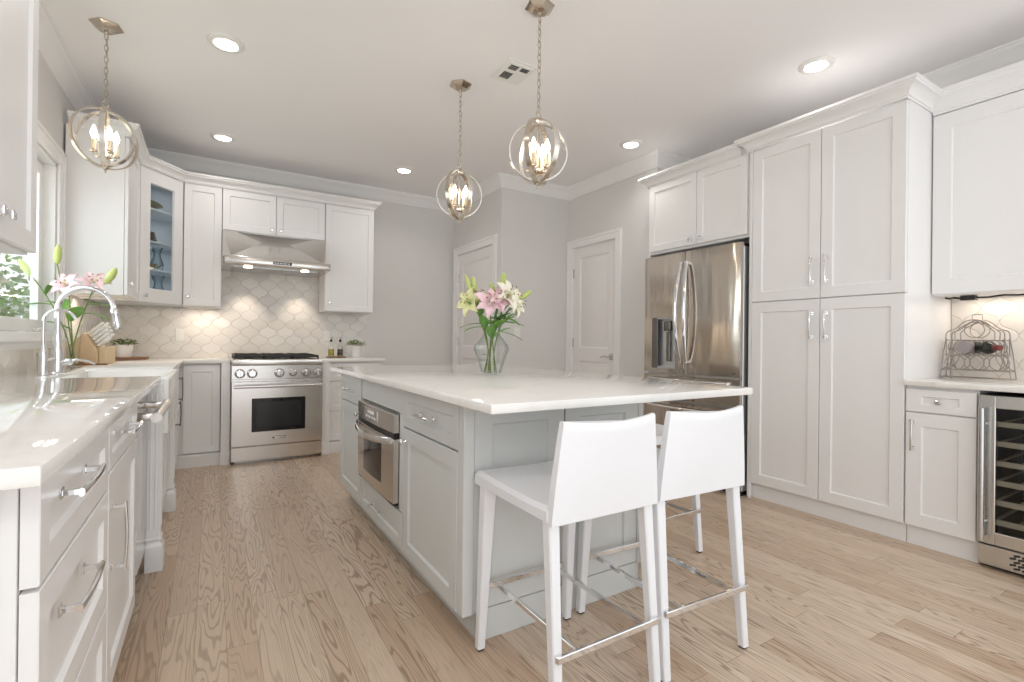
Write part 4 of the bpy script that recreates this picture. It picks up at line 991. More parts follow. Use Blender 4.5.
# ------------------------------------------------------------------ pendants
def make_pendant(loc, label, zc, drop_r=0.163):
    """loc: the ceiling point; zc: height of the globe's centre"""
    t = thing('pendant_light', loc, label, 'pendant light', 'globe pendants')
    x, y, zt_ = loc; R = drop_r
    m = MB(); hexa = [(math.cos(PI/3*k+0.3), math.sin(PI/3*k+0.3)) for k in range(6)]
    rings = [[(x+a*r, y+b*r, z) for a, b in hexa] for r, z in ((0.078, zt_), (0.078, zt_-0.006), (0.066, zt_-0.012), (0.042, zt_-0.030), (0.016, zt_-0.036))]
    m.loft(rings); m.lathe([(0.012, -0.034), (0.012, -0.046), (0.006, -0.05)], (x, y, zt_), 12); m.build('canopy', 'champ', t, smooth=20)
    m = MB(); z = zt_-0.048; zend = zc+R+0.045; k = 0; L = 0.042
    n = max(1, round((z-zend)/(L*0.78))); step = (z-zend)/n
    for k in range(n):
        cz = z-step*(k+0.5); hl = step*0.64; hw_ = 0.0085; pts = []
        for q in range(16):
            a = 2*PI*q/16; px, pz = hw_*math.cos(a), hl*math.sin(a)
            pts.append((x+px, y, cz+pz) if k % 2 == 0 else (x, y+px, cz+pz))
        m.tube(pts, 0.0021, 6, True)
    m.tube([(x+0.004, y+0.004, zt_-0.05), (x+0.006, y-0.004, (z+zend)/2), (x+0.003, y+0.003, zend)], 0.0016, 6)
    m.build('chain', 'champ', t)
    m = MB()
    pts = [(x+0.014*math.cos(2*PI*q/20), y, zc+R+0.034+0.016*math.sin(2*PI*q/20)) for q in range(20)]; m.tube(pts, 0.003, 8, True)
    m.lathe([(0, 0.02), (0.010, 0.02), (0.024, 0.010), (0.024, -0.006), (0.012, -0.012), (0, -0.012)], (x, y, zc+R), 20); m.build('top_hub', 'champ', t)
    for k, (ang, mt, rr) in enumerate(((0.62, 'champ', R), (1.62, 'champlight', R*0.965), (2.72, 'champlight', R*0.93))):
        m = MB(); rings = []; d = V3((math.cos(ang), math.sin(ang), 0)); nn = V3((-d.y, d.x, 0)); nseg = 48; w, th = 0.0125, 0.0034
        for q in range(nseg):
            a = 2*PI*q/nseg; e = d*math.cos(a)+Z*math.sin(a); c_ = V3((x, y, zc))+e*rr
            rings.append([c_+nn*w+e*th, c_-nn*w+e*th, c_-nn*w-e*th, c_+nn*w-e*th])
        m.loft(rings, False, True); m.build('hoop', mt, t)
    m = MB(); m.tube([(x, y, zc+R), (x, y, zc-R)], 0.0055, 10)
    m.lathe([(0, -0.028), (0.006, -0.026), (0.008, -0.020), (0.003, -0.014), (0.010, -0.006), (0.020, 0.0), (0.020, 0.008), (0.007, 0.014)], (x, y, zc-R), 16)
    m.lathe([(0.008, 0), (0.026, 0.006), (0.030, 0.014), (0.018, 0.024), (0.008, 0.03)], (x, y, zc-0.115), 18)
    m.build('spindle', 'champ', t)
    for k in range(4):
        a = PI/2*k+0.5; dx, dy = math.cos(a), math.sin(a); bx, by = x+dx*0.052, y+dy*0.052; zb2 = zc-0.088
        m = MB(); m.tube([(x+dx*0.01, y+dy*0.01, zc-0.098), (x+dx*0.03, y+dy*0.03, zc-0.110), (bx, by, zc-0.106), (bx, by, zb2)], 0.004, 8)
        m.lathe([(0.004, -0.004), (0.017, 0), (0.019, 0.006), (0.012, 0.010), (0.012, 0.014)], (bx, by, zb2), 14); ar = m.build('arm', 'champ', t)
        m = MB(); m.lathe([(0.0105, 0), (0.0105, 0.058), (0.007, 0.060)], (bx, by, zb2+0.012), 14); m.build('candle_sleeve', 'candle', ar)
        m = MB(); m.lathe([(0, 0), (0.007, 0.002), (0.009, 0.010), (0.0155, 0.030), (0.0150, 0.042), (0.008, 0.064), (0.003, 0.078), (0, 0.080)], (bx, by, zb2+0.070), 16); m.build('bulb', 'bulb', ar)
    light('pendant_lamp', 'POINT', (x, y, zc+0.02), 1.2, (1.0, 0.87, 0.70), shadow_soft_size=0.05)
    return t
make_pendant((0.40, 3.99, H), 'globe pendant with metal hoops hanging over the sink by the window', 2.212)
make_pendant((2.352, 3.493, H), 'globe pendant over the far end of the island', 2.094)
make_pendant((2.364, 2.562, H), 'globe pendant over the near end of the island by the ceiling vent', 2.090)

# ceiling: recessed lights, vent
can_labels = ['recessed ceiling light beside the sink pendant', 'recessed ceiling light nearest the corner upper cabinets', 'recessed ceiling light over the gap between hood cabinets and far door', 'recessed ceiling light in front of the cabinet above the fridge', 'recessed ceiling light in front of the tall pantry cabinet']
can = None
for (x, y), lb in zip(CAN_SPOTS, can_labels):
    if can is None:
        can = thing('recessed_light', (x, y, H), lb, 'ceiling light', 'recessed ceiling lights')
        m = MB(); m.lathe([(0.098, 0), (0.098, -0.005), (0.088, -0.012), (0.066, -0.014), (0.062, -0.010), (0.062, 0)], (x, y, H), 32); m.build('trim_ring', 'plastic', can)
        m = MB(); m.lathe([(0.0615, -0.001), (0.060, -0.012), (0.03, -0.0165), (0, -0.018)], (x, y, H), 28); m.build('lens', 'lens', can)
    else: copy_tree(can, (x, y, H), 0, lb)
t = thing('air_vent', (2.571, 3.16, H), 'white ceiling vent with dark slots near the near pendant', 'vent')
m = MB(); x0, x1, y0, y1 = 2.465, 2.679, 3.035, 3.288
m.box(x0, x1, y0, y1, H-0.006, H, 0.002); m.box(x0+0.02, x1-0.02, y0+0.02, y1-0.02, H-0.014, H-0.004, 0.003); m.build('frame', 'plastic', t)
sl = MB()
for k in range(5): sl.box(x0+0.040+k*0.0135, x0+0.049+k*0.0135, y0+0.125, y0+0.200, H-0.016, H-0.0135)
for k in range(3): sl.box(x0+0.040, x0+0.098, y0+0.040+k*0.018, y0+0.051+k*0.018, H-0.016, H-0.0135)
for k in range(3): sl.box(x0+0.118, x0+0.175, y0+0.040+k*0.014, y0+0.049+k*0.014, H-0.016, H-0.0135)
sl.build('slots', 'ventdark', t)

# ------------------------------------------------------------------ plates on walls
def plate(F, a, z, label, cat, name, w=0.075, h=0.118, mat='plastic', face='rocker'):
    m = MB(); m.obox(F.p(a, z, 0.003), F.u, Z, F.n, w, h, 0.006, 0.002); t = tag(m.build(name, mat, loc=tuple(F.p(a, z, 0))), label, cat)
    m = MB()
    if face == 'rocker': m.obox(F.p(a, z, 0.007), F.u, Z, F.n, 0.033, 0.066, 0.005, 0.0015)
    else:
        for s_ in (-1, 1): m.lathe([(0.016, 0), (0.016, 0.002), (0, 0.002)], F.p(a, z+s_*0.02, 0.006), 14, F.n)
    m.build('rocker' if face == 'rocker' else 'sockets', mat, t)
FWB = Face((0, YW-0.009, 0), (1, 0, 0), (0, -1, 0))
plate(Face((0, Y1, 0), (1, 0, 0), (0, -1, 0)), 3.73, 1.20, 'white light switch on the grey wall behind the lilies', 'light switch', 'light_switch')
plate(FWB, 0.66, 1.13, 'pale outlet on the tile left of the range', 'outlet', 'wall_outlet', face='socket')
plate(FWB, 2.005, 1.14, 'pale outlet on the tile by the oil bottles', 'outlet', 'wall_outlet', face='socket')

# ------------------------------------------------------------------ taps
def arc(c, r, a0, a1, n, ux, uz=Z): return [V3(c)+V3(ux)*(r*math.cos(a0+(a1-a0)*k/n))+V3(uz)*(r*math.sin(a0+(a1-a0)*k/n)) for k in range(n+1)]
fb = V3((0.268, 3.70, 0.915))
t = thing('kitchen_faucet', tuple(fb), 'tall chrome gooseneck faucet behind the apron sink', 'faucet')
m = MB(); m.lathe([(0.030, 0), (0.030, 0.006), (0.0255, 0.012), (0.0245, 0.10), (0.021, 0.13), (0.0165, 0.17), (0.0145, 0.2)], fb, 24); m.build('base', 'chrome', t)
R_ = 0.118
m = MB(); dirx = V3((0.97, -0.24, 0)).normalized(); cz = fb+Z*0.315+dirx*R_
m.tube([fb+Z*0.19, fb+Z*0.26]+arc(cz, R_, PI, 0.12, 18, dirx), 0.0132, 16); m.build('neck', 'chrome', t)
e = cz+dirx*(R_*math.cos(0.12))+Z*(R_*math.sin(0.12)); dd_ = V3((dirx.x*0.16, dirx.y*0.16, -1)).normalized()
m = MB(); m.lathe([(0.0135, -0.004), (0.0175, 0.004), (0.0175, 0.03), (0.0155, 0.034), (0.0195, 0.07), (0.0205, 0.098), (0.017, 0.104), (0, 0.104)], e, 20, dd_); m.build('spray_head', 'chrome', t)
m = MB(); hb = fb+V3((0.022, 0, 0.06)); m.lathe([(0.012, 0), (0.017, 0.008), (0.017, 0.03), (0.012, 0.036), (0, 0.036)], hb, 16, (1, 0, 0))
m.tube([hb+V3((0.028, 0, 0)), hb+V3((0.05, 0, 0.012)), hb+V3((0.10, -0.005, 0.004)), hb+V3((0.125, -0.008, -0.012))], [0.007, 0.006, 0.005, 0.0045], 10); m.build('lever', 'chrome', t)
fb = V3((0.250, 3.545, 0.915))
t = thing('water_tap', tuple(fb), 'slim chrome drinking water tap beside the main faucet', 'faucet')
m = MB(); m.lathe([(0.030, 0), (0.030, 0.003), (0.017, 0.006), (0.0165, 0.10), (0.010, 0.135), (0.0075, 0.15)], fb, 20); m.build('base', 'chrome', t)
m = MB(); cz = fb+Z*0.255+V3((0.058, 0, 0)); m.tube([fb+Z*0.14, fb+Z*0.2]+arc(cz, 0.058, PI, 0.25, 14, (1, 0, 0)), 0.0068, 12); m.build('neck', 'chrome', t)
m = MB(); m.tube([fb+V3((0.015, 0, 0.075)), fb+V3((0.045, -0.01, 0.085))], 0.004, 8); m.build('lever', 'chrome', t)
m = MB(); m.lathe([(0, 0), (0.030, 0), (0.031, 0.004), (0.036, 0.105), (0.0335, 0.105), (0.029, 0.008), (0, 0.007)], (0.205, 3.80, 0.9155), 24); tag(m.build('drinking_glass', 'glass'), 'clear drinking glass on the counter behind the faucet', 'glass')

# ------------------------------------------------------------------ flowers
def petal(mb, c, axis, ang, L, wd, curl, recurve, mat_mb=None):
    a = V3(axis).normalized(); ref = Z if abs(a.z) < 0.9 else V3((1, 0, 0))
    u = (ref-a*ref.dot(a)).normalized(); w = a.cross(u); rad = u*math.cos(ang)+w*math.sin(ang); tan = a.cross(rad)
    c = V3(c)
    def f(s_, q):
        q = q*2-1; wid = wd*math.sin(PI*min(1, 0.08+0.92*s_)**0.85)*(1 if s_ < 0.999 else 0)
        r = L*(0.10+0.78*s_**1.25); h = L*(0.62*s_-recurve*s_**3)
        p = c+rad*r+a*(h+0.25*wd*q*q*(1-s_)*1.2 - 0.0)+tan*(wid*q)
        return p+a*(0.004*math.sin(6*s_+q*3))
    mb.surf(f, 8, 4, 0.0011)
def lily_bloom(root, c, axis, L, mat, seed):
    rnd = random.Random(seed); m = MB()
    for k in range(6): petal(m, c, axis, PI/3*k+rnd.uniform(-.12, .12)+seed, L*rnd.uniform(.92, 1.05), L*(0.24 if k % 2 else 0.19), 0, 0.42+0.12*rnd.random())
    b = m.build('bloom', mat, root, smooth=60)
    m = MB(); m2 = MB(); a = V3(axis).normalized(); ref = Z if abs(a.z) < 0.9 else V3((1, 0, 0)); u = (ref-a*ref.dot(a)).normalized(); w = a.cross(u)
    for k in range(6):
        an = PI/3*k+0.4; d = u*math.cos(an)+w*math.sin(an); e = V3(c)+a*L*0.62+d*L*0.24
        m.tube([V3(c)+a*0.008, V3(c)+a*L*0.35+d*L*0.08, e], 0.0011, 5); m2.tube([e-d*0.006+a*0.001, e+d*0.006], 0.0023, 6)
    m.build('filament', 'bud', b); m2.build('anther', 'anther', b)
def bud(root, c, axis, L, r, mat='bud'):
    m = MB(); m.lathe([(0, 0), (r*0.5, L*0.05), (r*0.85, L*0.25), (r, L*0.5), (r*0.8, L*0.78), (r*0.35, L*0.95), (0, L)], c, 9, axis); m.build('bud', mat, root, smooth=60)
def leafblade(root, c, d, L, wd, droop=0.3, mat='leaf', twist=0.0):
    d = V3(d).normalized(); side = d.cross(Z)
    side = side.normalized() if side.length > 0.05 else V3((1, 0, 0)); upv = side.cross(d).normalized()
    side = side*math.cos(twist)+upv*math.sin(twist); upv = side.cross(d).normalized()
    def f(s_, q):
        q = q*2-1; wid = wd*math.sin(PI*min(1, 0.04+0.96*s_))**0.8 if 0 < s_ < 0.999 else 0.0004
        return V3(c)+d*(L*s_)+Z*(-droop*L*s_*s_)+side*(wid*q)+upv*(0.25*wd*abs(q))
    m = MB(); m.surf(f, 9, 4, 0.001); return m.build('leaf', mat, root, smooth=60)
def bez(p0, p1, p2, n=10):
    p0, p1, p2 = V3(p0), V3(p1), V3(p2); return [p0*(1-k/n)**2+p1*2*(k/n)*(1-k/n)+p2*(k/n)**2 for k in range(n+1)]
def stem_thing(label, base, mid_, top, group, kind, leaves, cat='flower', r=0.0036):
    t = thing('lily_stem', tuple(base), label, cat, group)
    pts = bez(base, mid_, top); MBt = MB(); MBt.tube(pts, r, 7)
    for k in kind:
        if k[0] == 'side': MBt.tube(bez(pts[k[1]], (pts[k[1]]+V3(k[2]))/2+V3((0, 0, 0.01)), k[2], 5), r*0.7, 6)
    MBt.build('stem', 'stem', t, smooth=60)
    for k in kind:
        if k[0] == 'bloom': lily_bloom(t, k[1], k[2], k[3], k[4], k[5])
        elif k[0] == 'bud': bud(t, k[1], k[2], k[3], k[4])
    for i, d, L, w in leaves: leafblade(t, pts[i], d, L, w*1.35)
    return t

# lilies on the island
VC = V3((2.292, 2.91, 0.9155)); vr = [(0.030, 0), (0.052, 0.004), (0.060, 0.012), (0.088, 0.10), (0.104, 0.142), (0.098, 0.165), (0.052, 0.222), (0.045, 0.245), (0.050, 0.268), (0.058, 0.282)]
def faceted(prof, c, n=10, th=0.004):
    m = MB(); inner = [(max(r-th, 0.001), z if z > th*2 else th*2) for r, z in prof[1:]][::-1]
    prof2 = [(0, prof[0][1])]+prof+inner+[(0, th*2)]
    m.lathe(prof2, c, n); return m
t = tag(faceted(vr, VC, 10).build('glass_vase', 'glass', smooth=20, loc=tuple(VC)), 'faceted clear glass vase of lilies on the island', 'vase')
m = MB(); m.lathe([(0, 0.010), (0.045, 0.010), (0.055, 0.016), (0.083, 0.10), (0.099, 0.142), (0.093, 0.164), (0, 0.165)], VC, 10); m.build('water', 'water', t, smooth=20)
cr, cu = V3((0.853, -0.522, 0)), Z      # along the picture and up, for arranging the bunch
cf = V3((0.522, 0.853, 0))
def bq(a, z, d=0.0): return VC+cr*a+Z*z+cf*d
island_blooms = [
 ('white lily at the far left of the island bunch', bq(-0.035, 0.012, 0.01), bq(0.02, 0.21, 0), bq(-0.115, 0.40, 0.0), [('bloom', bq(-0.118, 0.405, -0.01), (-0.75, -0.35, 0.25), 0.111, 'petaly', 1), ('side', 8, bq(-0.10, 0.47, 0.03)), ('bud', bq(-0.10, 0.465, 0.03), (-0.15, 0, 1), 0.10, 0.016)], [(7, (-0.9, 0.3, 0.1), 0.13, 0.012), (8, (-0.2, -0.6, 0.7), 0.1, 0.016), (6, (-0.35, -0.35, 0.85), 0.15, 0.020), (9, (-0.6, 0.1, 0.75), 0.11, 0.015)]),
 ('pale pink lily at the front of the island bunch', bq(0.03, 0.012, -0.01), bq(0.0, 0.2, 0), bq(-0.01, 0.39, -0.04), [('bloom', bq(-0.012, 0.40, -0.045), (-0.25, -0.85, 0.35), 0.114, 'petalp', 2)], [(7, (-0.5, -0.5, 0.4), 0.12, 0.017), (8, (0.7, -0.5, 0.2), 0.10, 0.02), (5, (0.5, -0.5, 0.7), 0.15, 0.02)]),
 ('second pink lily right of the first in the island bunch', bq(-0.01, 0.012, 0.03), bq(-0.02, 0.2, 0), bq(0.035, 0.40, -0.02), [('bloom', bq(0.038, 0.415, -0.03), (0.1, -0.8, 0.55), 0.104, 'petalp', 3)], [(7, (0.6, -0.5, 0.3), 0.13, 0.022), (6, (0.25, -0.6, 0.7), 0.15, 0.024), (5, (-0.3, -0.5, 0.75), 0.14, 0.02)]),
 ('large open white lily high in the island bunch', bq(-0.04, 0.012, -0.01), bq(0.0, 0.2, 0), bq(0.085, 0.43, 0.0), [('bloom', bq(0.088, 0.44, -0.01), (0.15, -0.85, 0.45), 0.125, 'petalw', 4), ('side', 7, bq(0.16, 0.44, 0.0)), ('bud', bq(0.155, 0.43, 0.0), (0.75, -0.3, 0.55), 0.09, 0.016)], [(7, (0.8, -0.5, 0.15), 0.15, 0.012), (8, (0.5, -0.2, 0.9), 0.11, 0.018), (6, (0.45, -0.5, 0.75), 0.16, 0.022), (9, (0.2, -0.3, 0.9), 0.10, 0.016)]),
 ('white lily at the right of the island bunch', bq(0.02, 0.012, 0.02), bq(-0.01, 0.2, 0), bq(0.115, 0.40, 0.02), [('bloom', bq(0.12, 0.405, 0.015), (0.45, -0.80, 0.25), 0.115, 'petalw', 5), ('side', 7, bq(0.15, 0.35, 0.05)), ('bud', bq(0.14, 0.345, 0.05), (0.3, 0, 1), 0.09, 0.015)], [(6, (0.9, -0.4, -0.05), 0.14, 0.011), (8, (0.4, -0.7, -0.1), 0.1, 0.018), (7, (0.5, -0.4, 0.8), 0.13, 0.02), (9, (0.8, -0.2, 0.5), 0.12, 0.016)]),
 ('tall lily stem with a pale green bud at the top of the island bunch', bq(-0.02, 0.012, 0.03), bq(0.0, 0.22, 0.02), bq(0.055, 0.50, 0.05), [('bud', bq(0.055, 0.495, 0.05), (0.2, 0.1, 1), 0.10, 0.020), ('side', 9, bq(0.02, 0.46, 0.04)), ('bud', bq(0.02, 0.455, 0.04), (-0.5, 0, 0.9), 0.085, 0.015)], [(8, (-0.7, 0.1, 0.6), 0.10, 0.016), (7, (-0.4, -0.7, 0.2), 0.13, 0.02), (9, (0.5, -0.3, 0.8), 0.11, 0.017), (6, (0.3, -0.65, 0.65), 0.15, 0.022)]),
 ('lily stem with long green bud left in the island bunch', bq(0.0, 0.012, -0.03), bq(-0.01, 0.2, 0), bq(-0.125, 0.47, 0.02), [('bud', bq(-0.12, 0.46, 0.02), (-0.3, 0.1, 1), 0.12, 0.013), ('side', 7, bq(-0.065, 0.42, 0.03)), ('bloom', bq(-0.065, 0.42, 0.03), (-0.3, -0.2, 0.95), 0.098, 'petaly', 8)], [(8, (-0.3, -0.2, 0.9), 0.11, 0.013), (6, (-0.85, -0.1, 0.05), 0.13, 0.012)]),
]
for lb, b_, m_, tp, kd, lv in island_blooms: stem_thing(lb, b_, m_, tp, 'lilies on the island', kd, lv)

# lilies behind the sink
WC = V3((0.185, 4.48, 0.9155))
m = faceted([(0.025, 0), (0.034, 0.003), (0.036, 0.01), (0.034, 0.08), (0.042, 0.22), (0.046, 0.26)], WC, 24, 0.0035); t = tag(m.build('glass_vase', 'glass', loc=tuple(WC)), 'slim clear glass vase of lilies behind the faucet', 'vase')
m = MB(); m.lathe([(0, 0.010), (0.031, 0.010), (0.030, 0.08), (0.033, 0.12), (0, 0.12)], WC, 20); m.build('water', 'water', t)
def wq(a, z, d=0.0): return WC+cr*a+Z*z+cf*d
sink_lilies = [
 ('pink lily facing the sink behind the faucet', wq(0.012, 0.012, 0), wq(-0.01, 0.2, 0), wq(-0.005, 0.48, -0.03), [('bloom', wq(-0.012, 0.50, -0.035), (-0.3, -0.8, 0.45), 0.105, 'petalp', 11)], [(6, (0.3, -0.6, 0.7), 0.22, 0.032), (5, (-0.6, -0.1, 0.5), 0.15, 0.022)]),
 ('pale pink lily under the wall cabinet by the window', wq(-0.012, 0.012, 0), wq(0.0, 0.2, 0), wq(0.11, 0.50, 0.02), [('bloom', wq(0.115, 0.515, 0.01), (0.2, -0.75, 0.55), 0.11, 'petalp', 12), ('side', 9, wq(0.185, 0.53, 0.02)), ('bud', wq(0.18, 0.52, 0.02), (0.5, -0.2, 0.9), 0.12, 0.024)], [(7, (0.8, -0.5, 0.05), 0.17, 0.016), (8, (0.9, -0.4, 0.2), 0.16, 0.018)]),
 ('lily stem with one green bud standing upright by the window', wq(0.0, 0.012, 0.012), wq(-0.02, 0.25, 0), wq(-0.105, 0.64, 0.0), [('bud', wq(-0.105, 0.635, 0), (0.05, -0.1, 1), 0.125, 0.021)], [(6, (-0.5, -0.3, 0.5), 0.13, 0.02), (7, (0.1, -0.5, -0.2), 0.13, 0.022)]),
 ('lily stem with green bud leaning left over the window sill', wq(0.0, 0.012, -0.012), wq(-0.01, 0.25, 0), wq(-0.235, 0.56, -0.03), [('bud', wq(-0.235, 0.555, -0.03), (-0.5, 0.3, 0.8), 0.135, 0.021)], [(7, (-0.75, 0.3, 0.2), 0.15, 0.016), (8, (0.3, -0.1, 0.9), 0.13, 0.02)]),
]
for lb, b_, m_, tp, kd, lv in sink_lilies: stem_thing(lb, b_, m_, tp, 'lilies behind the sink', kd, lv)

# ------------------------------------------------------------------ knife block and friends
kb = V3((0.200, 4.98, 0.9155))
t = thing('knife_block', tuple(kb), 'slanted pale wood knife block on the counter left of the potted herb', 'knife block')
sl_d = V3((0.62, -0.30, 0.72)).normalized()           # the way the knives point
sd = V3((0.43, 0.9, 0)).normalized()                   # across the block
fr_d = sd.cross(sl_d).normalized()
if fr_d.z > 0: fr_d = -fr_d
m = MB()
def kp(a, b): return kb+V3((cr.x*a, cr.y*a, 0))+Z*b
def kprism(prof, half):
    A = [kp(a, b)+cf*half for a, b in prof]; B = [kp(a, b)-cf*half for a, b in prof]; n = len(prof)
    m.hull([tuple(p) for p in A+B], [tuple(range(n)), tuple(range(2*n-1, n-1, -1))]+[(i, (i+1) % n, n+(i+1) % n, n+i) for i in range(n)], 0.003)
kprism([(-0.085, 0), (0.075, 0), (0.075, 0.085), (0.062, 0.100), (-0.025, 0.215), (-0.132, 0.125)], 0.052); kprism([(0.082, 0), (0.127, 0), (0.127, 0.12), (0.082, 0.12)], 0.045)
m.build('block', 'wood', t)
sdir = (cr*0.80+Z*0.605).normalized(); across = (cr*0.605-Z*0.80).normalized()
for i in range(5):
    for j in range(2):
        if (i, j) in ((4, 1),): continue
        base = kp(-0.025, 0.215)+across*(0.014+0.0275*i)+cf*(-0.022+0.044*j)
        tag_l = 'white-handled knife in the knife block, %s from the top, %s row' % (('first', 'second', 'third', 'fourth', 'fifth')[i], 'front' if j == 0 else 'rear')
        k = MB(); L = 0.125-0.006*i
        k.obox(base+sdir*(L/2+0.012), across, cf, sdir, 0.021, 0.022, L, 0.005, 2); kk = tag(k.build('kitchen_knife', 'plastic', loc=tuple(base)), tag_l, 'knife', 'knives in the block')
        b2 = MB(); b2.obox(base+sdir*0.006, across, cf, sdir, 0.013, 0.020, 0.010, 0.002); b2.build('bolster', 'nickel', kk)
# rod, board, herb pot at the back left
m = MB(); m.tube([(0.145, 4.62, 0.9225), (0.335, 4.62, 0.9225)], 0.006, 8); m.lathe([(0.004, -0.02), (0.010, -0.01), (0.0125, 0.0), (0.010, 0.01), (0.004, 0.02)], (0.20, 4.62, 0.928), 12, (1, 0, 0))
tag(m.build('wooden_stick', 'darkwood'), 'thin brown wooden stick with a bead lying by the lilies', 'stick')
tag(MB().box(0.185, 0.44, 5.72, 5.93, 0.9155, 0.930, 0.003).build('serving_board', 'darkwood'), 'flat brown serving board under the herb pot at the back corner', 'board')
def herb_pot(c, r, h, label, spread, n, seed, lab2):
    t = thing('potted_herb', tuple(c), label, 'potted plant')
    m = MB(); m.lathe([(0, 0), (r*0.78, 0), (r*0.8, 0.004), (r, h-0.008), (r*1.03, h-0.006), (r*1.03, h), (r*0.93, h), (r*0.9, h-0.012), (0, h-0.013)], c, 24); m.build('pot', 'ceramic', t)
    rnd = random.Random(seed); m = MB()
    for k in range(n):
        an = rnd.uniform(0, 2*PI); rad = spread*math.sqrt(rnd.random()); hh = rnd.uniform(0.02, 0.07)*(1.2-0.5*rad/spread)
        p = V3(c)+V3((rad*math.cos(an), rad*math.sin(an), h-0.015+hh)); d = V3((math.cos(an)+rnd.uniform(-.6, .6), math.sin(an)+rnd.uniform(-.6, .6), rnd.uniform(0.0, 1.0))).normalized()
        side = d.cross(Z).normalized() if abs(d.z) < 0.95 else V3((1, 0, 0)); L = rnd.uniform(0.018, 0.034); w = L*0.34
        def f(s_, q, p=p, d=d, side=side, L=L, w=w): return p+d*L*s_+side*(w*(q*2-1)*(math.sin(PI*min(1, 0.05+0.95*s_)) if 0 < s_ < 0.99 else 0.05))-Z*(0.006*s_*s_)
        m.surf(f, 3, 2, 0.0008)
    m.build('leaves', 'herb', t, smooth=60)
    s_ = MB()
    for k in range(12):
        an = 2*PI*k/12; s_.tube([V3(c)+V3((0.01*math.cos(an), 0.01*math.sin(an), h-0.014)), V3(c)+V3((spread*.7*math.cos(an), spread*.7*math.sin(an), h+0.03))], 0.0012, 5)
    s_.build('stems', 'stem', t)
herb_pot(V3((0.275, 5.825, 0.9305)), 0.066, 0.105, 'small green herb in a white pot on the board at the back left', 0.085, 170, 3, '')
# by the range
m = MB(); m.box(1.935, 2.115, 5.70, 5.80, 0.9155, 0.929, 0.003); tag(m.build('serving_tray', 'darkwood'), 'small brown wooden tray under the oil bottles', 'tray')
def oil_bottle(x, y, label, fill):
    t = thing('oil_bottle', (x, y, 0.9295), label, 'bottle', 'oil and vinegar bottles')
    c = (x, y, 0.9295); pr = [(0.026, 0), (0.030, 0.004), (0.030, 0.085), (0.024, 0.105), (0.011, 0.125), (0.011, 0.152), (0.013, 0.156)]
    MB().lathe([(0, 0)]+pr+[(0.009, 0.156), (0.009, 0.125), (0.022, 0.104), (0.0275, 0.085), (0.0275, 0.006), (0, 0.006)], c, 18).build('bottle', 'glass', t)
    MB().lathe([(0, 0.007), (0.0268, 0.007), (0.0268, 0.075), (0, 0.075)], c, 18).build('liquid', fill, t)
    m = MB(); m.lathe([(0.0085, 0.150), (0.0125, 0.157), (0.0125, 0.172), (0.005, 0.176)], c, 14); m.tube([V3(c)+Z*0.174, V3(c)+V3((0.003, 0, 0.190)), V3(c)+V3((0.016, -0.004, 0.200))], 0.0028, 7); m.build('pourer', 'black', t)
oil_bottle(1.975, 5.75, 'glass bottle of yellow oil on the small tray by the range', 'oil')
oil_bottle(2.065, 5.75, 'glass bottle of dark vinegar on the small tray next to the potted plant', 'vinegar')
herb_pot(V3((2.235, 5.78, 0.9155)), 0.058, 0.125, 'bushy green plant in a white pot right of the oil bottles', 0.088, 170, 5, '')

# ------------------------------------------------------------------ wine rack and bottles
RYc, RXc = 1.475, 4.735
t = thing('wine_rack', (RXc, RYc, 0.915), 'scrolled pewter wire wine rack on the right worktop', 'wine rack')
zb0 = 0.9155
def q2(a, z, x): return V3((x, RYc+a, zb0+z))
for x in (RXc-0.045, RXc+0.045):
    m = MB(); r_ = 0.0032
    for sg in (-1, 1):
        m.tube([q2(sg*0.155, 0.005, x), q2(sg*0.142, 0.14, x), q2(sg*0.130, 0.225, x), q2(sg*0.128, 0.262, x), q2(sg*0.120, 0.278, x)], r_, 7)
        m.tube(bez(q2(sg*0.120, 0.278, x), q2(sg*0.085, 0.285, x), q2(sg*0.065, 0.315, x), 6)+bez(q2(sg*0.060, 0.32, x), q2(sg*0.04, 0.342, x), q2(0, 0.345, x), 6), r_, 7)
        m.tube([q2(sg*0.086, 0.225, x), q2(sg*0.088, 0.27, x), q2(sg*0.062, 0.30, x), q2(sg*0.025, 0.325, x), q2(0, 0.34, x)], r_*0.9, 7)
        m.tube(bez(q2(sg*0.15, 0.05, x), q2(sg*0.06, 0.1, x), q2(sg*0.11, 0.215, x)), r_*0.8, 7); m.tube(bez(q2(sg*0.105, 0.05, x), q2(sg*0.135, 0.13, x), q2(sg*0.125, 0.235, x)), r_*0.8, 7)
    for z in (0.05, 0.14, 0.225): m.tube([q2(-0.155+0.16*z, z, x), q2(0.155-0.16*z, z, x)], r_, 7)
    for z, cs in ((0.095, (-0.085, 0.0, 0.085)), (0.183, (-0.075, 0.0, 0.075)), (0.285, (0.0,))):
        for c_ in cs: m.tube([q2(c_+0.044*math.cos(2*PI*k/20), z+0.044*math.sin(2*PI*k/20), x) for k in range(20)], r_*0.85, 7, True)
    m.build('wire_face', 'wire', t)
m = MB()
for a, z in ((-0.155, 0.006), (0.155, 0.006), (-0.148, 0.05), (0.148, 0.05), (-0.132, 0.14), (0.132, 0.14), (-0.122, 0.225), (0.122, 0.225), (0, 0.34)): m.tube([q2(a, z, RXc-0.045), q2(a, z, RXc+0.045)], 0.0028, 6)
m.tube([q2(-0.155, 0.006, RXc-0.045), q2(0.155, 0.006, RXc-0.045)], 0.003, 6); m.tube([q2(-0.155, 0.006, RXc+0.045), q2(0.155, 0.006, RXc+0.045)], 0.003, 6)
m.tube([q2(-0.022, 0.34, RXc), q2(-0.022, 0.375, RXc), q2(0.022, 0.375, RXc), q2(0.022, 0.34, RXc)], 0.003, 6)
m.build('cross_bars', 'wire', t)
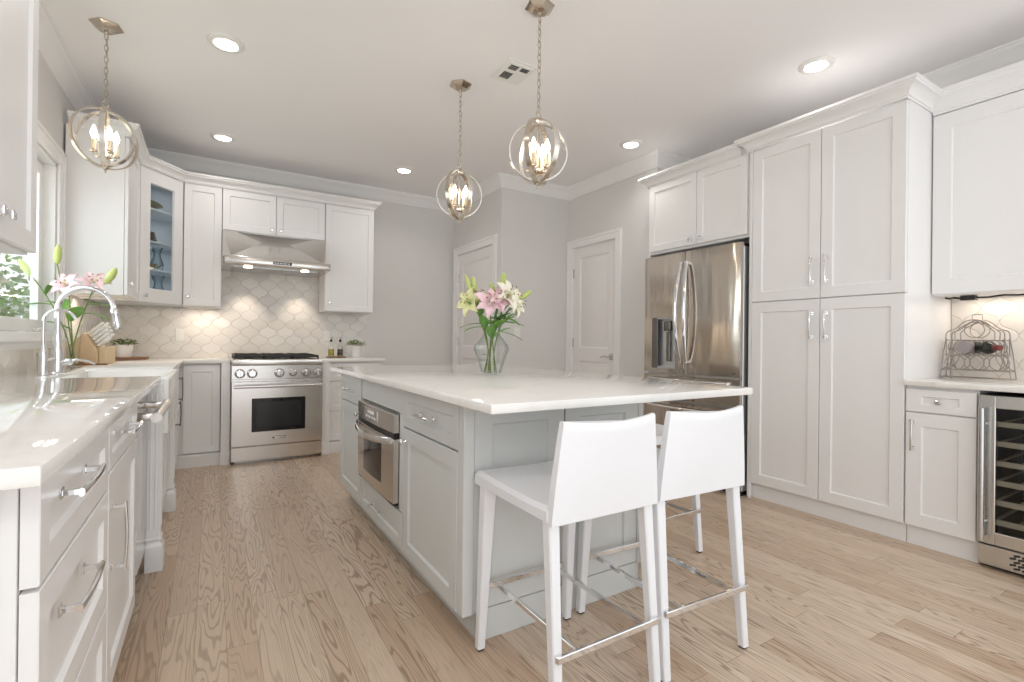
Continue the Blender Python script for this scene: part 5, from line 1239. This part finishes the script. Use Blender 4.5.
def wine_bottle(a, z, label, neck_out):
    c = V3((RXc+0.085, RYc+a+0.06, zb0+z)); ax = V3((-0.80, -0.60, 0)) if neck_out else V3((1, 0, 0))
    if not neck_out: c = V3((RXc-0.068, RYc+a, zb0+z))
    t = thing('wine_bottle', tuple(c), label, 'bottle', 'bottles in the wine rack')
    MB().lathe([(0, 0.006), (0.024, 0), (0.036, 0.003), (0.037, 0.01), (0.037, 0.155), (0.030, 0.178), (0.016, 0.196), (0.0145, 0.235), (0, 0.235)], c, 22, ax).build('bottle', 'bottle' if neck_out else 'label', t)
    MB().lathe([(0.0155, 0.205), (0.0155, 0.262), (0.013, 0.268), (0, 0.268)], c, 16, ax).build('foil', 'foil', t)
wine_bottle(-0.030, 0.183, 'dark wine bottle with red foil neck pointing out of the rack', True)
wine_bottle(0.045, 0.183, 'wine bottle lying base-out in the rack beside the dark one', False)

# ------------------------------------------------------------------ outside the window
struct(MB().box(-14, XL-T-0.02, 2.0, 22, -0.65, -0.55).build('ground', 'lawn'))
m = MB()
for k in range(40): m.box(-6.5+k*0.16, -6.36+k*0.16, 12.0, 12.03, -0.55, 1.75+0.02*(k % 2), 0.004)
for z in (-0.2, 1.3): m.box(-6.5, -0.1, 12.03, 12.07, z, z+0.08)
tag(m.build('garden_fence', 'fence'), 'pale board fence seen through the sink window', 'fence')
def tree(x, y, h, s, seed, label):
    t = thing('garden_tree', (x, y, -0.55), label, 'tree', 'trees outside the window'); rnd = random.Random(seed)
    m = MB(); m.tube([(x, y, -0.55), (x+0.05, y, h*0.4), (x-0.03, y+0.05, h*0.75)], [0.09, 0.07, 0.04], 8)
    for k in range(7):
        a = rnd.uniform(0, 6.28); m.tube([(x, y, h*(0.3+0.06*k)), (x+s*.6*math.cos(a), y+s*.6*math.sin(a), h*(0.5+0.07*k))], [0.035, 0.012], 6)
    m.build('trunk', 'bark', t)
    m = MB()
    for k in range(900):
        a = rnd.uniform(0, 6.28); e = rnd.uniform(-1, 1); r_ = rnd.random()**0.45
        p = V3((x+s*r_*math.cos(a)*math.sqrt(1-e*e), y+s*r_*math.sin(a)*math.sqrt(1-e*e), h*0.72+h*0.42*r_*e)); d = V3((rnd.uniform(-1, 1), rnd.uniform(-1, 1), rnd.uniform(-1, .6))).normalized(); sd_ = d.orthogonal().normalized(); L = rnd.uniform(.07, .13)
        tm = bmesh.new(); tm.faces.new([tm.verts.new(p+q) for q in (d*-L*.5, sd_*L*.28, d*L*.5, sd_*-L*.28)]); m.merge(tm)
    m.build('crown', 'tree', t, smooth=0)
tree(-1.35, 8.3, 1.9, 0.62, 1, 'leafy tree nearest the sink window outside')
tree(-2.3, 10.6, 2.5, 0.8, 2, 'leafy tree farther off by the fence outside')

for o in bpy.data.objects:
    if '_o' in o.keys(): del o['_o']
